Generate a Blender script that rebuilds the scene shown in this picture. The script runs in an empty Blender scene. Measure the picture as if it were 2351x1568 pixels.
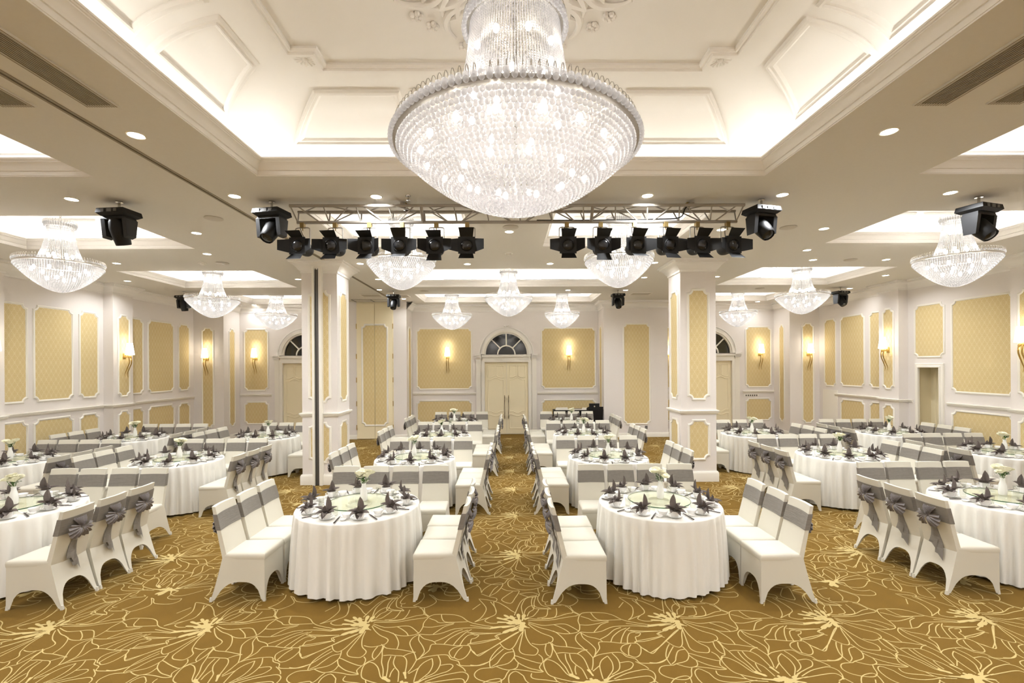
import bpy, bmesh, math, random
import numpy as np
from mathutils import Vector, Matrix
random.seed(7)
SC = bpy.context.scene
COL = SC.collection
R_ = math.radians

# ------------------------------------------------------------------ camera
CAM_H = 2.3
yaw, roll = R_(0.72), R_(0.35)
fw = Vector((math.sin(yaw), math.cos(yaw), 0)); rt0 = Vector((math.cos(yaw), -math.sin(yaw), 0)); up0 = Vector((0, 0, 1))
rt = rt0*math.cos(roll) - up0*math.sin(roll); up = up0*math.cos(roll) + rt0*math.sin(roll)
cam_d = bpy.data.cameras.new('camera'); cam = bpy.data.objects.new('camera', cam_d); COL.objects.link(cam)
cam_d.sensor_width = 36; cam_d.sensor_fit = 'HORIZONTAL'; cam_d.lens = 1077.0/2351*36
cam_d.shift_y = 55.9/2351; cam_d.clip_start = 0.05; cam_d.clip_end = 100
cam.matrix_world = Matrix(((rt.x, up.x, -fw.x, 0), (rt.y, up.y, -fw.y, 0), (rt.z, up.z, -fw.z, CAM_H), (0, 0, 0, 1)))
SC.camera = cam
# ------------------------------------------------------------------ world and exposure
w = bpy.data.worlds.new('world'); SC.world = w; w.use_nodes = True
w.node_tree.nodes['Background'].inputs[0].default_value = (1, 0.94, 0.86, 1)
w.node_tree.nodes['Background'].inputs[1].default_value = 0.0
vs = SC.view_settings
vs.view_transform = 'Standard'; vs.look = 'None'; vs.gamma = 1; vs.use_curve_mapping = False
vs.exposure = 0.92
cy = SC.cycles
cy.max_bounces = 6; cy.diffuse_bounces = 4; cy.glossy_bounces = 3; cy.transmission_bounces = 4; cy.transparent_max_bounces = 8
cy.caustics_reflective = False; cy.caustics_refractive = False; cy.use_adaptive_sampling = True; cy.adaptive_threshold = 0.13; cy.adaptive_min_samples = 16; cy.use_denoising = True; cy.sample_clamp_indirect = 6
# lamp strengths (W)
P_DOWN, P_COVE, P_COVE_MAIN, P_CHAND, P_CHAND_MAIN, P_SCONCE = 13.0, 4.4, 3.2, 2.6, 3.0, .8
WARM = (.945, 0.972, 1.0); SOFT = (.94, .96, 1); LAMP = (1, .95, .85)

# ------------------------------------------------------------------ materials
def lin(c):
    return tuple(((v/255)/12.92 if v/255 <= .04045 else ((v/255+.055)/1.055)**2.4) for v in c) + (1,)
MAT = {}
def mat(name, rgb, rough=.6, metal=0, spec=.5, noise=None, bump=None, emit=None, alpha=None, trans=None, ior=1.5, sheen=0, sss=0):
    m = bpy.data.materials.new(name); m.use_nodes = True; MAT[name] = m
    nt = m.node_tree; b = nt.nodes['Principled BSDF']
    b.inputs['Base Color'].default_value = lin(rgb); b.inputs['Roughness'].default_value = rough
    b.inputs['Metallic'].default_value = metal; b.inputs['Specular IOR Level'].default_value = spec; b.inputs['IOR'].default_value = ior
    if sheen:
        b.inputs['Sheen Weight'].default_value = sheen; b.inputs['Sheen Roughness'].default_value = .4
        if name == 'carpet': b.inputs['Sheen Tint'].default_value = lin((235, 205, 140))
    if alpha is not None: b.inputs['Alpha'].default_value = alpha
    if trans is not None: b.inputs['Transmission Weight'].default_value = trans
    if emit:
        b.inputs['Emission Color'].default_value = lin(emit[0]); b.inputs['Emission Strength'].default_value = emit[1]
    if noise:   # (scale, rgb2, detail, stretch)
        tc = nt.nodes.new('ShaderNodeTexCoord'); n = nt.nodes.new('ShaderNodeTexNoise'); n.inputs['Scale'].default_value = noise[0]; n.inputs['Detail'].default_value = 4
        mx = nt.nodes.new('ShaderNodeMix'); mx.data_type = 'RGBA'
        nt.links.new(tc.outputs['Object'], n.inputs['Vector']); nt.links.new(n.outputs['Fac'], mx.inputs['Factor'])
        mx.inputs['A'].default_value = lin(rgb); mx.inputs['B'].default_value = lin(noise[1]); nt.links.new(mx.outputs['Result'], b.inputs['Base Color'])
    if bump:    # (scale, strength, (sx,sy,sz))
        tc = nt.nodes.new('ShaderNodeTexCoord'); mp = nt.nodes.new('ShaderNodeMapping'); n = nt.nodes.new('ShaderNodeTexNoise'); n.inputs['Scale'].default_value = bump[0]; n.inputs['Detail'].default_value = 5
        mp.inputs['Scale'].default_value = bump[2] if len(bump) > 2 else (1, 1, 1)
        bp = nt.nodes.new('ShaderNodeBump'); bp.inputs['Strength'].default_value = bump[1]; bp.inputs['Distance'].default_value = .01
        nt.links.new(tc.outputs['Object'], mp.inputs['Vector']); nt.links.new(mp.outputs['Vector'], n.inputs['Vector']); nt.links.new(n.outputs['Fac'], bp.inputs['Height']); nt.links.new(bp.outputs['Normal'], b.inputs['Normal'])
    return m
mat('wall_paint', (236, 230, 225), .85, noise=(60, (232, 225, 219)), bump=(150, .08))
mat('ceiling_paint', (224, 220, 213), .9, noise=(30, (220, 215, 207)))
mat('plaster', (240, 236, 230), .75)
mat('trim_paint', (241, 236, 225), .55)
mat('door_paint', (243, 231, 198), .5)
mat('carpet', (122, 92, 36), .95, spec=.1, noise=(5, (105, 79, 29)), bump=(260, .35), sheen=.25)
mat('carpet_line', (196, 174, 118), .95, spec=.1, bump=(260, .3))
mat('cloth', (236, 233, 225), .85, spec=.15, sheen=.2, bump=(35, .06))
mat('chair_cover', (216, 211, 196), .75, spec=.2, sheen=.2, bump=(18, .04))
mat('foot_pad', (244, 238, 224), .5)
mat('sash', (136, 130, 122), .6, spec=.35, sheen=.2, noise=(26, (122, 116, 108)), bump=(14, .5, (.6, .6, 9)))
mat('bow', (130, 122, 118), .5, spec=.45, sheen=.2, noise=(40, (106, 99, 97)), bump=(40, .4))
mat('napkin', (122, 112, 106), .75, spec=.2, noise=(60, (102, 93, 88)))
mat('ceramic', (246, 244, 240), .18, spec=.5)
mat('wood_dark', (58, 46, 40), .45)
mat('black_paint', (18, 17, 17), .6, spec=.3)
mat('black_gloss', (17, 17, 18), .5, spec=.35)
mat('panel_grey', (96, 95, 93), .5)
mat('dark_grey', (36, 36, 37), .5, spec=.35)
mat('black_wood', (20, 15, 13), .6, spec=.25)
mat('alu', (168, 163, 155), .42, metal=.45)
mat('chrome', (190, 188, 184), .2, metal=1)
mat('brass', (186, 154, 88), .36, metal=.75)
mat('bronze', (104, 86, 56), .4, metal=.8)
mat('bright_metal', (226, 224, 220), .35, metal=.3)
mat('clamp_brass', (150, 128, 80), .5, metal=.5)
mat('track_grey', (120, 117, 112), .4, metal=.6)
mat('gap_black', (28, 24, 20), .8)
mat('groove_grey', (74, 72, 70), .6)
mat('slat_grey', (150, 138, 118), .6)
mat('grille_grey', (196, 188, 176), .6)
mat('leaf', (70, 104, 44), .5)
mat('stem', (96, 128, 60), .5)
mat('rose', (246, 242, 218), .6, spec=.3)
mat('breath', (248, 246, 236), .6)
mat('paper', (235, 230, 220), .7)
mat('lens_glass', (34, 34, 36), .15, spec=.5)
mat('pane', (26, 27, 26), .06, spec=.7)
mat('emblem', (196, 188, 170), .4, metal=.6)
mat('lamp_lens', (255, 250, 240), .5, emit=((255, 244, 222), 14))
mat('shade', (255, 248, 232), .6, emit=((255, 244, 222), 2.6))
mat('bulb', (255, 250, 240), .4, emit=((255, 246, 232), 26))
mat('socket', (120, 116, 112), .4)
mat('switch_dark', (70, 62, 54), .4)
for n in ('bulb', 'shade', 'lamp_lens'): MAT[n].cycles.emission_sampling = 'NONE'
# drinking glass and lazy Susan glass: thin clear sheets (transparent + fresnel gloss)
def thin_glass(name, tint, gloss_rough=.03, base=.04, body=0.0, body_rgb=(235, 240, 230)):
    m = bpy.data.materials.new(name); m.use_nodes = True; MAT[name] = m
    nt = m.node_tree; nt.nodes.remove(nt.nodes['Principled BSDF']); out = nt.nodes['Material Output']
    tr = nt.nodes.new('ShaderNodeBsdfTransparent'); tr.inputs[0].default_value = lin(tint)
    gl = nt.nodes.new('ShaderNodeBsdfGlossy'); gl.inputs['Roughness'].default_value = gloss_rough
    lw = nt.nodes.new('ShaderNodeLayerWeight'); lw.inputs[0].default_value = .5; pw = nt.nodes.new('ShaderNodeMath'); pw.operation = 'POWER'; pw.inputs[1].default_value = 4.0; nt.links.new(lw.outputs['Facing'], pw.inputs[0])
    fr = nt.nodes.new('ShaderNodeMath'); fr.operation = 'MULTIPLY_ADD'; fr.inputs[1].default_value = .45; fr.inputs[2].default_value = base; nt.links.new(pw.outputs[0], fr.inputs[0])
    mx = nt.nodes.new('ShaderNodeMixShader'); nt.links.new(fr.outputs[0], mx.inputs[0]); nt.links.new(tr.outputs[0], mx.inputs[1]); nt.links.new(gl.outputs[0], mx.inputs[2])
    last = mx
    if body:
        df = nt.nodes.new('ShaderNodeBsdfDiffuse'); df.inputs[0].default_value = lin(body_rgb)
        m2 = nt.nodes.new('ShaderNodeMixShader'); m2.inputs[0].default_value = body
        nt.links.new(mx.outputs[0], m2.inputs[1]); nt.links.new(df.outputs[0], m2.inputs[2]); last = m2
    nt.links.new(last.outputs[0], out.inputs[0])
    return m
thin_glass('glass', (250, 250, 248))
thin_glass('susan_glass', (249, 251, 245), .04, body=.16, body_rgb=(238, 236, 212))
thin_glass('glass_edge', (60, 110, 80), .05, body=.5, body_rgb=(70, 105, 75))
# crystal: glossy, translucent beads lit from inside; emission adds a painted glow
def crystal(name, alpha, em, rgb=(250, 247, 246)):
    m = bpy.data.materials.new(name); m.use_nodes = True; MAT[name] = m
    nt = m.node_tree; nt.nodes.remove(nt.nodes['Principled BSDF']); out = nt.nodes['Material Output']
    tr = nt.nodes.new('ShaderNodeBsdfTransparent'); tl = nt.nodes.new('ShaderNodeBsdfTranslucent'); tl.inputs[0].default_value = lin(rgb)
    df = nt.nodes.new('ShaderNodeBsdfDiffuse'); df.inputs[0].default_value = lin(rgb)
    gl = nt.nodes.new('ShaderNodeBsdfGlossy'); gl.inputs['Roughness'].default_value = .12
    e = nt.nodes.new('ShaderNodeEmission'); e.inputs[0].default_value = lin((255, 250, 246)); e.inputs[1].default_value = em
    a = nt.nodes.new('ShaderNodeMixShader'); a.inputs[0].default_value = .5; nt.links.new(tl.outputs[0], a.inputs[1]); nt.links.new(df.outputs[0], a.inputs[2])
    fr = nt.nodes.new('ShaderNodeFresnel'); fr.inputs[0].default_value = 1.7
    b = nt.nodes.new('ShaderNodeMixShader'); nt.links.new(fr.outputs[0], b.inputs[0]); nt.links.new(a.outputs[0], b.inputs[1]); nt.links.new(gl.outputs[0], b.inputs[2])
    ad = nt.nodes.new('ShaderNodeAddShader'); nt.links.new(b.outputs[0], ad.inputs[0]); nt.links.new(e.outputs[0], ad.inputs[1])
    c = nt.nodes.new('ShaderNodeMixShader'); c.inputs[0].default_value = alpha; nt.links.new(tr.outputs[0], c.inputs[1]); nt.links.new(ad.outputs[0], c.inputs[2])
    nt.links.new(c.outputs[0], out.inputs[0]); m.cycles.emission_sampling = 'NONE'
    return m
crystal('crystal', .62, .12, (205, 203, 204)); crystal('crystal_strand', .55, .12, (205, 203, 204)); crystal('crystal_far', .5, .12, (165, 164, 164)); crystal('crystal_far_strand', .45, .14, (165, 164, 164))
# damask wallpaper: ogee lattice in wall coordinates (walls are axis aligned, so x+y runs along every wall)
def wallpaper():
    m = bpy.data.materials.new('wallpaper'); m.use_nodes = True; MAT['wallpaper'] = m
    nt = m.node_tree; b = nt.nodes['Principled BSDF']; b.inputs['Roughness'].default_value = .7; b.inputs['Specular IOR Level'].default_value = .25
    g = nt.nodes.new('ShaderNodeNewGeometry'); s = nt.nodes.new('ShaderNodeSeparateXYZ'); nt.links.new(g.outputs['Position'], s.inputs[0])
    def M(op, *a):
        n = nt.nodes.new('ShaderNodeMath'); n.operation = op
        for i, v in enumerate(a):
            if isinstance(v, (int, float)): n.inputs[i].default_value = v
            else: nt.links.new(v, n.inputs[i])
        return n.outputs[0]
    u = M('ADD', s.outputs[0], s.outputs[1])
    cu = M('COSINE', M('MULTIPLY', u, 2*math.pi/.108)); cv = M('COSINE', M('MULTIPLY', s.outputs[2], 2*math.pi/.18))
    c2 = M('COSINE', M('MULTIPLY', s.outputs[2], 4*math.pi/.18)); 
    f = M('ADD', M('ADD', cu, cv), M('MULTIPLY', c2, .18))
    band = M('ABSOLUTE', f)
    line = M('SUBTRACT', 1, M('MINIMUM', 1, M('DIVIDE', band, .55)))
    f2 = M('ABSOLUTE', M('SUBTRACT', M('ABSOLUTE', f), 1.35)); line2 = M('MULTIPLY', M('SUBTRACT', 1, M('MINIMUM', 1, M('DIVIDE', f2, .3))), .6)
    fac = M('MAXIMUM', line, line2)
    mx = nt.nodes.new('ShaderNodeMix'); mx.data_type = 'RGBA'; nt.links.new(fac, mx.inputs['Factor'])
    mx.inputs['A'].default_value = lin((216, 194, 142)); mx.inputs['B'].default_value = lin((226, 209, 166)); nt.links.new(mx.outputs['Result'], b.inputs['Base Color'])
wallpaper()

# ------------------------------------------------------------------ mesh helpers
class MB:
    def __init__(s): s.v = []; s.f = []
    def add(s, vs_, fs):
        o = len(s.v); s.v.extend([tuple(p) for p in vs_]); s.f.extend([tuple(i+o for i in q) for q in fs]); return s
    def box(s, x0, x1, y0, y1, z0, z1):
        return s.add([(x0,y0,z0),(x1,y0,z0),(x1,y1,z0),(x0,y1,z0),(x0,y0,z1),(x1,y0,z1),(x1,y1,z1),(x0,y1,z1)],
                     [(3,2,1,0),(4,5,6,7),(0,1,5,4),(1,2,6,5),(2,3,7,6),(3,0,4,7)])
    def hexa(s, p):   # 8 corners: bottom 4 then top 4
        return s.add(p, [(3,2,1,0),(4,5,6,7),(0,1,5,4),(1,2,6,5),(2,3,7,6),(3,0,4,7)])
    def lathe(s, prof, n=24, c=(0,0,0), cap0=False, cap1=False):
        vs_ = []; fs = []
        for (r, z) in prof:
            for k in range(n):
                a = 2*math.pi*k/n; vs_.append((c[0]+r*math.cos(a), c[1]+r*math.sin(a), c[2]+z))
        for i in range(len(prof)-1):
            for k in range(n):
                k2 = (k+1) % n; fs.append((i*n+k, i*n+k2, (i+1)*n+k2, (i+1)*n+k))
        if cap0: fs.append(tuple(range(n))[::-1])
        if cap1: fs.append(tuple((len(prof)-1)*n+k for k in range(n)))
        return s.add(vs_, fs)
    def tube(s, pts, r, n=6, cap=True):
        pts = [Vector(p) for p in pts]; rr = r if isinstance(r, (list, tuple)) else [r]*len(pts)
        vs_ = []; fs = []; prev = None
        for i, p in enumerate(pts):
            d = (pts[min(i+1, len(pts)-1)] - pts[max(i-1, 0)])
            d = d.normalized() if d.length > 1e-9 else Vector((0, 0, 1))
            if prev is None:
                a = Vector((0, 0, 1)) if abs(d.z) < .9 else Vector((1, 0, 0)); u = d.cross(a).normalized()
            else:
                u = (prev - d*prev.dot(d)).normalized()
            prev = u; v = d.cross(u)
            for k in range(n):
                t = 2*math.pi*k/n; q = p + (u*math.cos(t) + v*math.sin(t))*rr[i]; vs_.append(tuple(q))
        for i in range(len(pts)-1):
            for k in range(n):
                k2 = (k+1) % n; fs.append((i*n+k, i*n+k2, (i+1)*n+k2, (i+1)*n+k))
        if cap: fs.append(tuple(range(n))[::-1]); fs.append(tuple((len(pts)-1)*n+k for k in range(n)))
        return s.add(vs_, fs)
    def sphere(s, c, r, n=10, m=6, sc=(1,1,1)):
        vs_ = [(c[0], c[1], c[2]-r*sc[2])]; fs = []
        for i in range(1, m):
            t = math.pi*i/m
            for k in range(n):
                a = 2*math.pi*k/n; vs_.append((c[0]+r*sc[0]*math.sin(t)*math.cos(a), c[1]+r*sc[1]*math.sin(t)*math.sin(a), c[2]-r*sc[2]*math.cos(t)))
        vs_.append((c[0], c[1], c[2]+r*sc[2])); L = len(vs_)-1
        for k in range(n):
            k2 = (k+1) % n; fs.append((0, 1+k2, 1+k)); fs.append((L, 1+(m-2)*n+k, 1+(m-2)*n+k2))
            for i in range(m-2): fs.append((1+i*n+k, 1+i*n+k2, 1+(i+1)*n+k2, 1+(i+1)*n+k))
        return s.add(vs_, fs)
    def grid(s, fn, nu, nv, closed_u=False):
        vs_ = [fn(i/(nu if closed_u else nu), j/nv) for j in range(nv+1) for i in range(nu if closed_u else nu+1)]
        W = nu if closed_u else nu+1; fs = []
        for j in range(nv):
            for i in range(nu):
                i2 = (i+1) % W if closed_u else i+1
                fs.append((j*W+i, j*W+i2, (j+1)*W+i2, (j+1)*W+i))
        return s.add(vs_, fs)
    def quad(s, a, b, c, d): return s.add([a, b, c, d], [(0, 1, 2, 3)])
    def mesh(s, name, m, smooth=True, angle=35):
        me = bpy.data.meshes.new(name); me.from_pydata(s.v, [], s.f)
        if m is not None: me.materials.append(MAT[m])
        if smooth:
            me.polygons.foreach_set('use_smooth', [True]*len(me.polygons))
            if angle < 180: me.set_sharp_from_angle(angle=R_(angle))
        me.update(); return me
    def build(s, name, m, parent=None, loc=(0,0,0), rz=0, smooth=True, angle=35):
        return place(name, s.mesh(name, m, smooth, angle), parent, loc, rz)
def place(name, me, parent=None, loc=(0,0,0), rz=0, rot=None, scale=None):
    o = bpy.data.objects.new(name, me); COL.objects.link(o); o.location = loc
    o.rotation_euler = rot if rot else (0, 0, rz)
    if scale: o.scale = (scale,)*3 if isinstance(scale, (int, float)) else scale
    if parent is not None: o.parent = parent
    return o
def empty(name, loc=(0,0,0), rz=0, label=None, cat=None, group=None, rot=None, scale=None):
    o = place(name, None, None, loc, rz, rot, scale); o.empty_display_size = .1
    if label: tag(o, label, cat, group)
    return o
def tag(o, label, cat, group=None):
    o['label'] = label; o['category'] = cat
    if group: o['group'] = group
    return o
def struct(o): o['kind'] = 'structure'; return o
def stuff(o): o['kind'] = 'stuff'; return o
def light(kind, name, loc, power, color, size=None, size_y=None, radius=None, direction=(0,0,-1), spread=None, parent=None):
    d = bpy.data.lights.new(name, kind); d.energy = power; d.color = color
    if kind == 'AREA':
        if size_y: d.shape = 'RECTANGLE'; d.size = size; d.size_y = size_y
        else: d.shape = 'DISK'; d.size = size
        if spread: d.spread = spread
    if radius: d.shadow_soft_size = radius
    o = bpy.data.objects.new(name, d); COL.objects.link(o); o.location = loc
    o.rotation_euler = Vector(direction).to_track_quat('-Z', 'Y').to_euler()
    if parent is not None: o.parent = parent
    return o
# sweep a profile [(out,z)] along a plan polyline; 'out' points to the right of travel
def plan_sweep(mb, pts, prof, closed=False, capends=True):
    P = [Vector((p[0], p[1])) for p in pts]; n = len(P); ring = []
    for i in range(n):
        if closed: a, b = P[i]-P[i-1], P[(i+1) % n]-P[i]
        else: a = P[i]-P[i-1] if i > 0 else P[1]-P[0]; b = P[i+1]-P[i] if i < n-1 else P[-1]-P[-2]
        a = a.normalized(); b = b.normalized(); na = Vector((a.y, -a.x)); nb = Vector((b.y, -b.x)); mvec = na+nb
        mvec = mvec/max(.2, mvec.dot(na)) if mvec.length > 1e-6 else na
        ring.append((P[i], mvec))
    k = len(prof); vs_ = []; fs = []
    for (p, m) in ring:
        for (o, z) in prof: vs_.append((p.x+m.x*o, p.y+m.y*o, z))
    for i in range(n if closed else n-1):
        j = (i+1) % n
        for t in range(k-1): fs.append((i*k+t, j*k+t, j*k+t+1, i*k+t+1))
    if not closed and capends: fs.append(tuple(range(k))); fs.append(tuple((n-1)*k+t for t in range(k))[::-1])
    return mb.add(vs_, fs)
# sweep a small profile [(a,h)] along a closed/open 3d path with per point normals
def path_sweep(mb, pts, nrm, prof, closed=True):
    P = [Vector(p) for p in pts]; N = [Vector(q).normalized() for q in nrm]; n = len(P); k = len(prof); vs_ = []; fs = []
    for i in range(n):
        a = (P[i]-P[i-1]) if (closed or i > 0) else (P[1]-P[0]); b = (P[(i+1) % n]-P[i]) if (closed or i < n-1) else (P[-1]-P[-2])
        if a.length < 1e-7: a = b
        if b.length < 1e-7: b = a
        a = a.normalized(); b = b.normalized(); ba = a.cross(N[i]); bb = b.cross(N[i]); m = ba+bb
        m = m/max(.25, m.dot(ba)) if m.length > 1e-6 else ba
        for (o, h) in prof: vs_.append(tuple(P[i]+m*o+N[i]*h))
    for i in range(n if closed else n-1):
        j = (i+1) % n
        for t in range(k-1): fs.append((i*k+t, j*k+t, j*k+t+1, i*k+t+1))
    return mb.add(vs_, fs)
# ------------------------------------------------------------------ room dimensions
ZC = 4.36                                   # flat soffit
XL, XR, PXL, PXR = -9.86, 10.05, -9.62, 9.81
YB, YP, YK, YF = 15.83, 14.96, 14.93, -6.0  # bay walls, projecting wall parts, corner blocks, wall behind the camera
# ------------------------------------------------------------------ floor and carpet pattern
floor = struct(MB().quad((XL-.1, YF, 0), (XR+.6, YF, 0), (XR+.6, YB+.1, 0), (XL-.1, YB+.1, 0)).build('floor', 'carpet', smooth=False))
CARPET_LINES=[[[-47,154],[-88,194],[-130,257],[-205,343],[-254,370]],
[[-260,370],[-253,291],[-232,198],[-241,129],[-293,82],[-331,26],[-280,-12],[-210,-13]],
[[15,132],[6,253],[22,337],[58,424],[126,456],[182,461]],
[[25,122],[44,212],[84,272],[127,282],[117,210],[79,170],[54,93]],
[[126,451],[107,357],[114,251],[155,225],[286,216]],
[[286,216],[253,258],[202,290],[176,377],[175,443],[197,511],[189,558],[189,642]],
[[43,64],[105,92],[151,169],[171,219]],
[[144,62],[228,89],[255,217]],
[[184,52],[298,68],[331,144],[336,235]],
[[53,55],[184,42],[286,59],[417,127],[483,151],[453,242],[424,264]],
[[56,26],[243,22],[399,65],[527,101],[483,155]],
[[60,-1],[176,-59],[275,-52],[336,-41],[395,-49],[447,-101],[488,-154]],
[[59,-20],[154,-94],[229,-130],[320,-184],[405,-194],[487,-162],[511,-67],[508,6],[537,100],[574,139],[649,147],[771,134],[844,93],[900,25],[978,-23],[1160,-82]],
[[285,-52],[331,-89],[383,-143],[410,-191]],
[[58,-38],[104,-110],[167,-180],[230,-223],[255,-257],[246,-305],[211,-328],[154,-347],[109,-341],[73,-325]],
[[25,-117],[30,-227],[63,-340],[114,-402],[115,-447],[91,-483],[46,-482],[-6,-466],[-32,-422],[-25,-353],[-9,-259],[10,-142]],
[[15,-134],[-26,-226],[-67,-352],[-104,-405],[-140,-397],[-167,-366],[-191,-318]],
[[-29,-159],[-112,-240],[-191,-318],[-258,-386],[-337,-452],[-375,-473],[-396,-436],[-430,-398]],
[[-159,-173],[-235,-213],[-187,-271]],
[[-277,-92],[-356,-73],[-457,-44]],
[[-198,-172],[-332,-169],[-448,-157]],
[[-220,-254],[-327,-284],[-436,-313]],
[[647,141],[672,49],[725,10],[898,16]],
[[545,81],[609,41],[653,3],[785,9]],
[[513,-58],[591,-65],[696,-35],[783,0]],
[[620,-174],[673,-97],[712,-53],[779,-19]],
[[504,-171],[589,-182],[679,-167],[758,-117],[822,-92],[971,-86],[1113,-107]],
[[503,-180],[551,-239],[612,-265],[649,-290],[666,-322]],
[[651,-282],[724,-227],[800,-144],[867,-110]],
[[732,-321],[768,-244],[844,-162],[913,-120]],
[[810,-341],[839,-262],[893,-163],[945,-112]],
[[914,-155],[994,-183],[1111,-177],[1200,-170]],
[[865,-343],[886,-263],[922,-198],[974,-182]],
[[970,-199],[1013,-200],[987,-241],[954,-257],[948,-313],[921,-344]],
[[927,-321],[1001,-322],[1094,-292],[1185,-246],[1163,-212],[1229,-171]],
[[504,-171],[459,-220],[444,-285],[459,-341],[494,-411],[521,-464],[544,-529]],
[[503,-180],[510,-255],[546,-320],[573,-375],[586,-428],[563,-501],[544,-529]],
[[563,-501],[601,-443],[623,-399],[626,-337],[648,-319],[731,-324],[810,-341],[893,-343],[948,-345]],
[[893,-343],[821,-373],[788,-433],[816,-499],[841,-507]],
[[834,-500],[855,-419],[889,-359]],
[[939,-344],[958,-391],[941,-466],[909,-516],[870,-529],[834,-500]],
[[946,-352],[972,-422],[1004,-467],[1035,-483],[1103,-410],[1203,-303],[1310,-190],[1363,-148]],
[[544,-529],[595,-494],[699,-468],[779,-469],[811,-521],[873,-550],[894,-599],[961,-608],[1049,-603],[1117,-556],[1173,-471],[1226,-397]],
[[544,-529],[529,-612],[508,-678]],
[[270,-465],[316,-459],[368,-467],[429,-476],[466,-527],[480,-597],[486,-664]],
[[243,-328],[245,-405],[261,-465],[278,-551],[312,-634],[333,-725]],
[[332,-474],[330,-552],[346,-634],[358,-726]],
[[367,-475],[370,-553],[400,-616],[435,-663],[449,-728],[457,-778]],
[[394,-622],[382,-675],[383,-726]],
[[183,-542],[154,-576],[153,-643],[176,-722],[230,-760],[292,-786],[347,-806]],
[[183,-542],[225,-564],[270,-619],[310,-712],[332,-738]],
[[663,-510],[609,-558],[578,-626],[572,-718],[572,-780]],
[[663,-510],[681,-588],[671,-668],[643,-719],[607,-769]],
[[578,-626],[514,-691]],
[[706,-475],[734,-547],[734,-616],[710,-682],[648,-732]],
[[739,-596],[812,-584],[839,-612],[808,-665],[749,-696],[634,-757]],
[[864,-585],[919,-634],[941,-674]],
[[653,-782],[759,-722],[851,-692],[922,-680],[962,-713],[963,-764],[935,-825]],
[[657,-800],[787,-773],[883,-756],[930,-763],[941,-807],[891,-836]],
[[-181,-365],[-221,-425],[-263,-525],[-264,-608],[-250,-635],[-208,-615],[-123,-584],[-78,-515],[-73,-458],[-86,-398]],
[[-77,-435],[-140,-456],[-184,-527],[-209,-582],[-251,-621]],
[[-74,-487],[-43,-502],[43,-553],[136,-589],[145,-520],[118,-476]],
[[-78,-508],[-45,-578],[30,-641],[96,-668],[141,-689],[86,-694],[12,-673],[-72,-658],[-115,-664]],
[[-45,-578],[-59,-639],[-115,-664],[-165,-650],[-212,-622]],
[[-255,-634],[-335,-646],[-374,-697],[-362,-748],[-303,-786],[-213,-800],[-156,-764],[-132,-702],[-115,-670]],
[[136,-589],[115,-643],[141,-689]],
[[-262,-553],[-304,-580],[-363,-605],[-415,-597]],
[[191,-343],[176,-419],[188,-485],[212,-514],[175,-535],[150,-576]],
[[230,-328],[237,-390],[231,-450],[213,-507]],
[[266,-148],[309,-200],[353,-299],[357,-378]],
[[213,-312],[272,-368],[370,-385],[457,-410],[518,-427]],
[[429,-476],[471,-440],[518,-427]],
[[52,-706],[46,-744],[73,-769],[154,-783],[233,-803]],
[[-410,424],[-349,412],[-282,388],[-238,376],[-234,431],[-307,467],[-388,526]],
[[-404,413],[-331,262],[-337,161],[-374,65],[-421,10]],
[[-292,367],[-246,260],[-234,178]],
[[-456,224],[-388,326]],
[[-421,10],[-293,82]],
[[-389,549],[-405,645],[-445,720]],
[[-389,549],[-370,620],[-304,717],[-235,753],[-176,752],[-187,664],[-242,546],[-307,478]],
[[-307,478],[-266,617],[-222,690]],
[[-186,640],[-129,590],[-49,576],[-4,575],[-52,427],[-97,329],[-184,397],[-129,496],[-72,565]],
[[-5,516],[63,538],[142,536],[194,477],[103,445],[-5,516]],
[[-10,786],[-68,840],[-117,789],[-111,687],[-48,624],[65,597],[182,630],[243,678]],
[[-10,786],[23,708],[139,681],[304,701]],
[[349,-933],[383,-962],[272,-988],[235,-1041],[215,-1147],[248,-1173],[269,-1161]],
[[409,-963],[429,-1046],[405,-1152],[353,-1214]],
[[359,-1214],[400,-1228],[468,-1254],[540,-1193],[564,-1129],[523,-1062],[468,-993]],
[[468,-993],[514,-1021],[583,-1104],[739,-1121],[794,-1069],[784,-1014]],
[[239,-1186],[254,-1237],[391,-1240]],
[[287,-946],[225,-958],[248,-902],[232,-844]],
[[157,-1039],[88,-1065],[12,-1142],[-34,-1291],[-63,-1408]],
[[166,-1026],[130,-1196],[154,-1271],[272,-1298]],
[[468,-1254],[492,-1352],[543,-1411]],
[[214,-754],[251,-815],[377,-833]],
[[890,-846],[773,-944],[670,-956],[595,-911]],
[[637,-854],[622,-983],[696,-1026],[784,-1014]]]
CARPET_BLOBS=[[[-30,-18],[-216,71],8,26],[[-30,-18],[-210,1],8,26],[[-40,1],[-150,113],10,29],[[-35,1],[-94,96],10,32],[[-20,0],[-27,124],13,35],[[6,18],[26,113],13,40],[[-12,-54],[-155,-164],10,40],[[-2,-72],[-92,-140],10,31],[[-31,-45],[-267,-93],8,34],[[9,-19],[-9,-133],53,48],[[17,-73],[65,-100],45,10],[[-30,1],[-50,1],94,94],[[-61,-71],[-170,-86],10,26],[[-48,76],[-160,50],8,24],[[-23,-90],[-62,-124],10,26],[[32,46],[58,55],35,21],[[-40,1],[-110,-16],81,59],[[341,-732],[389,-770],37,29],[[483,-677],[505,-742],27,15],[[482,-778],[513,-828],26,11],[[584,-799],[662,-745],32,10],[[555,-822],[693,-789],28,8],[[347,-806],[473,-827],15,28],[[523,-822],[530,-828],65,65],[[523,-822],[505,-923],47,54],[[523,-822],[637,-854],47,18],[[519,-807],[441,-820],55,47],[[550,-822],[611,-926],25,10],[[512,-836],[462,-908],36,43]]

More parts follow.
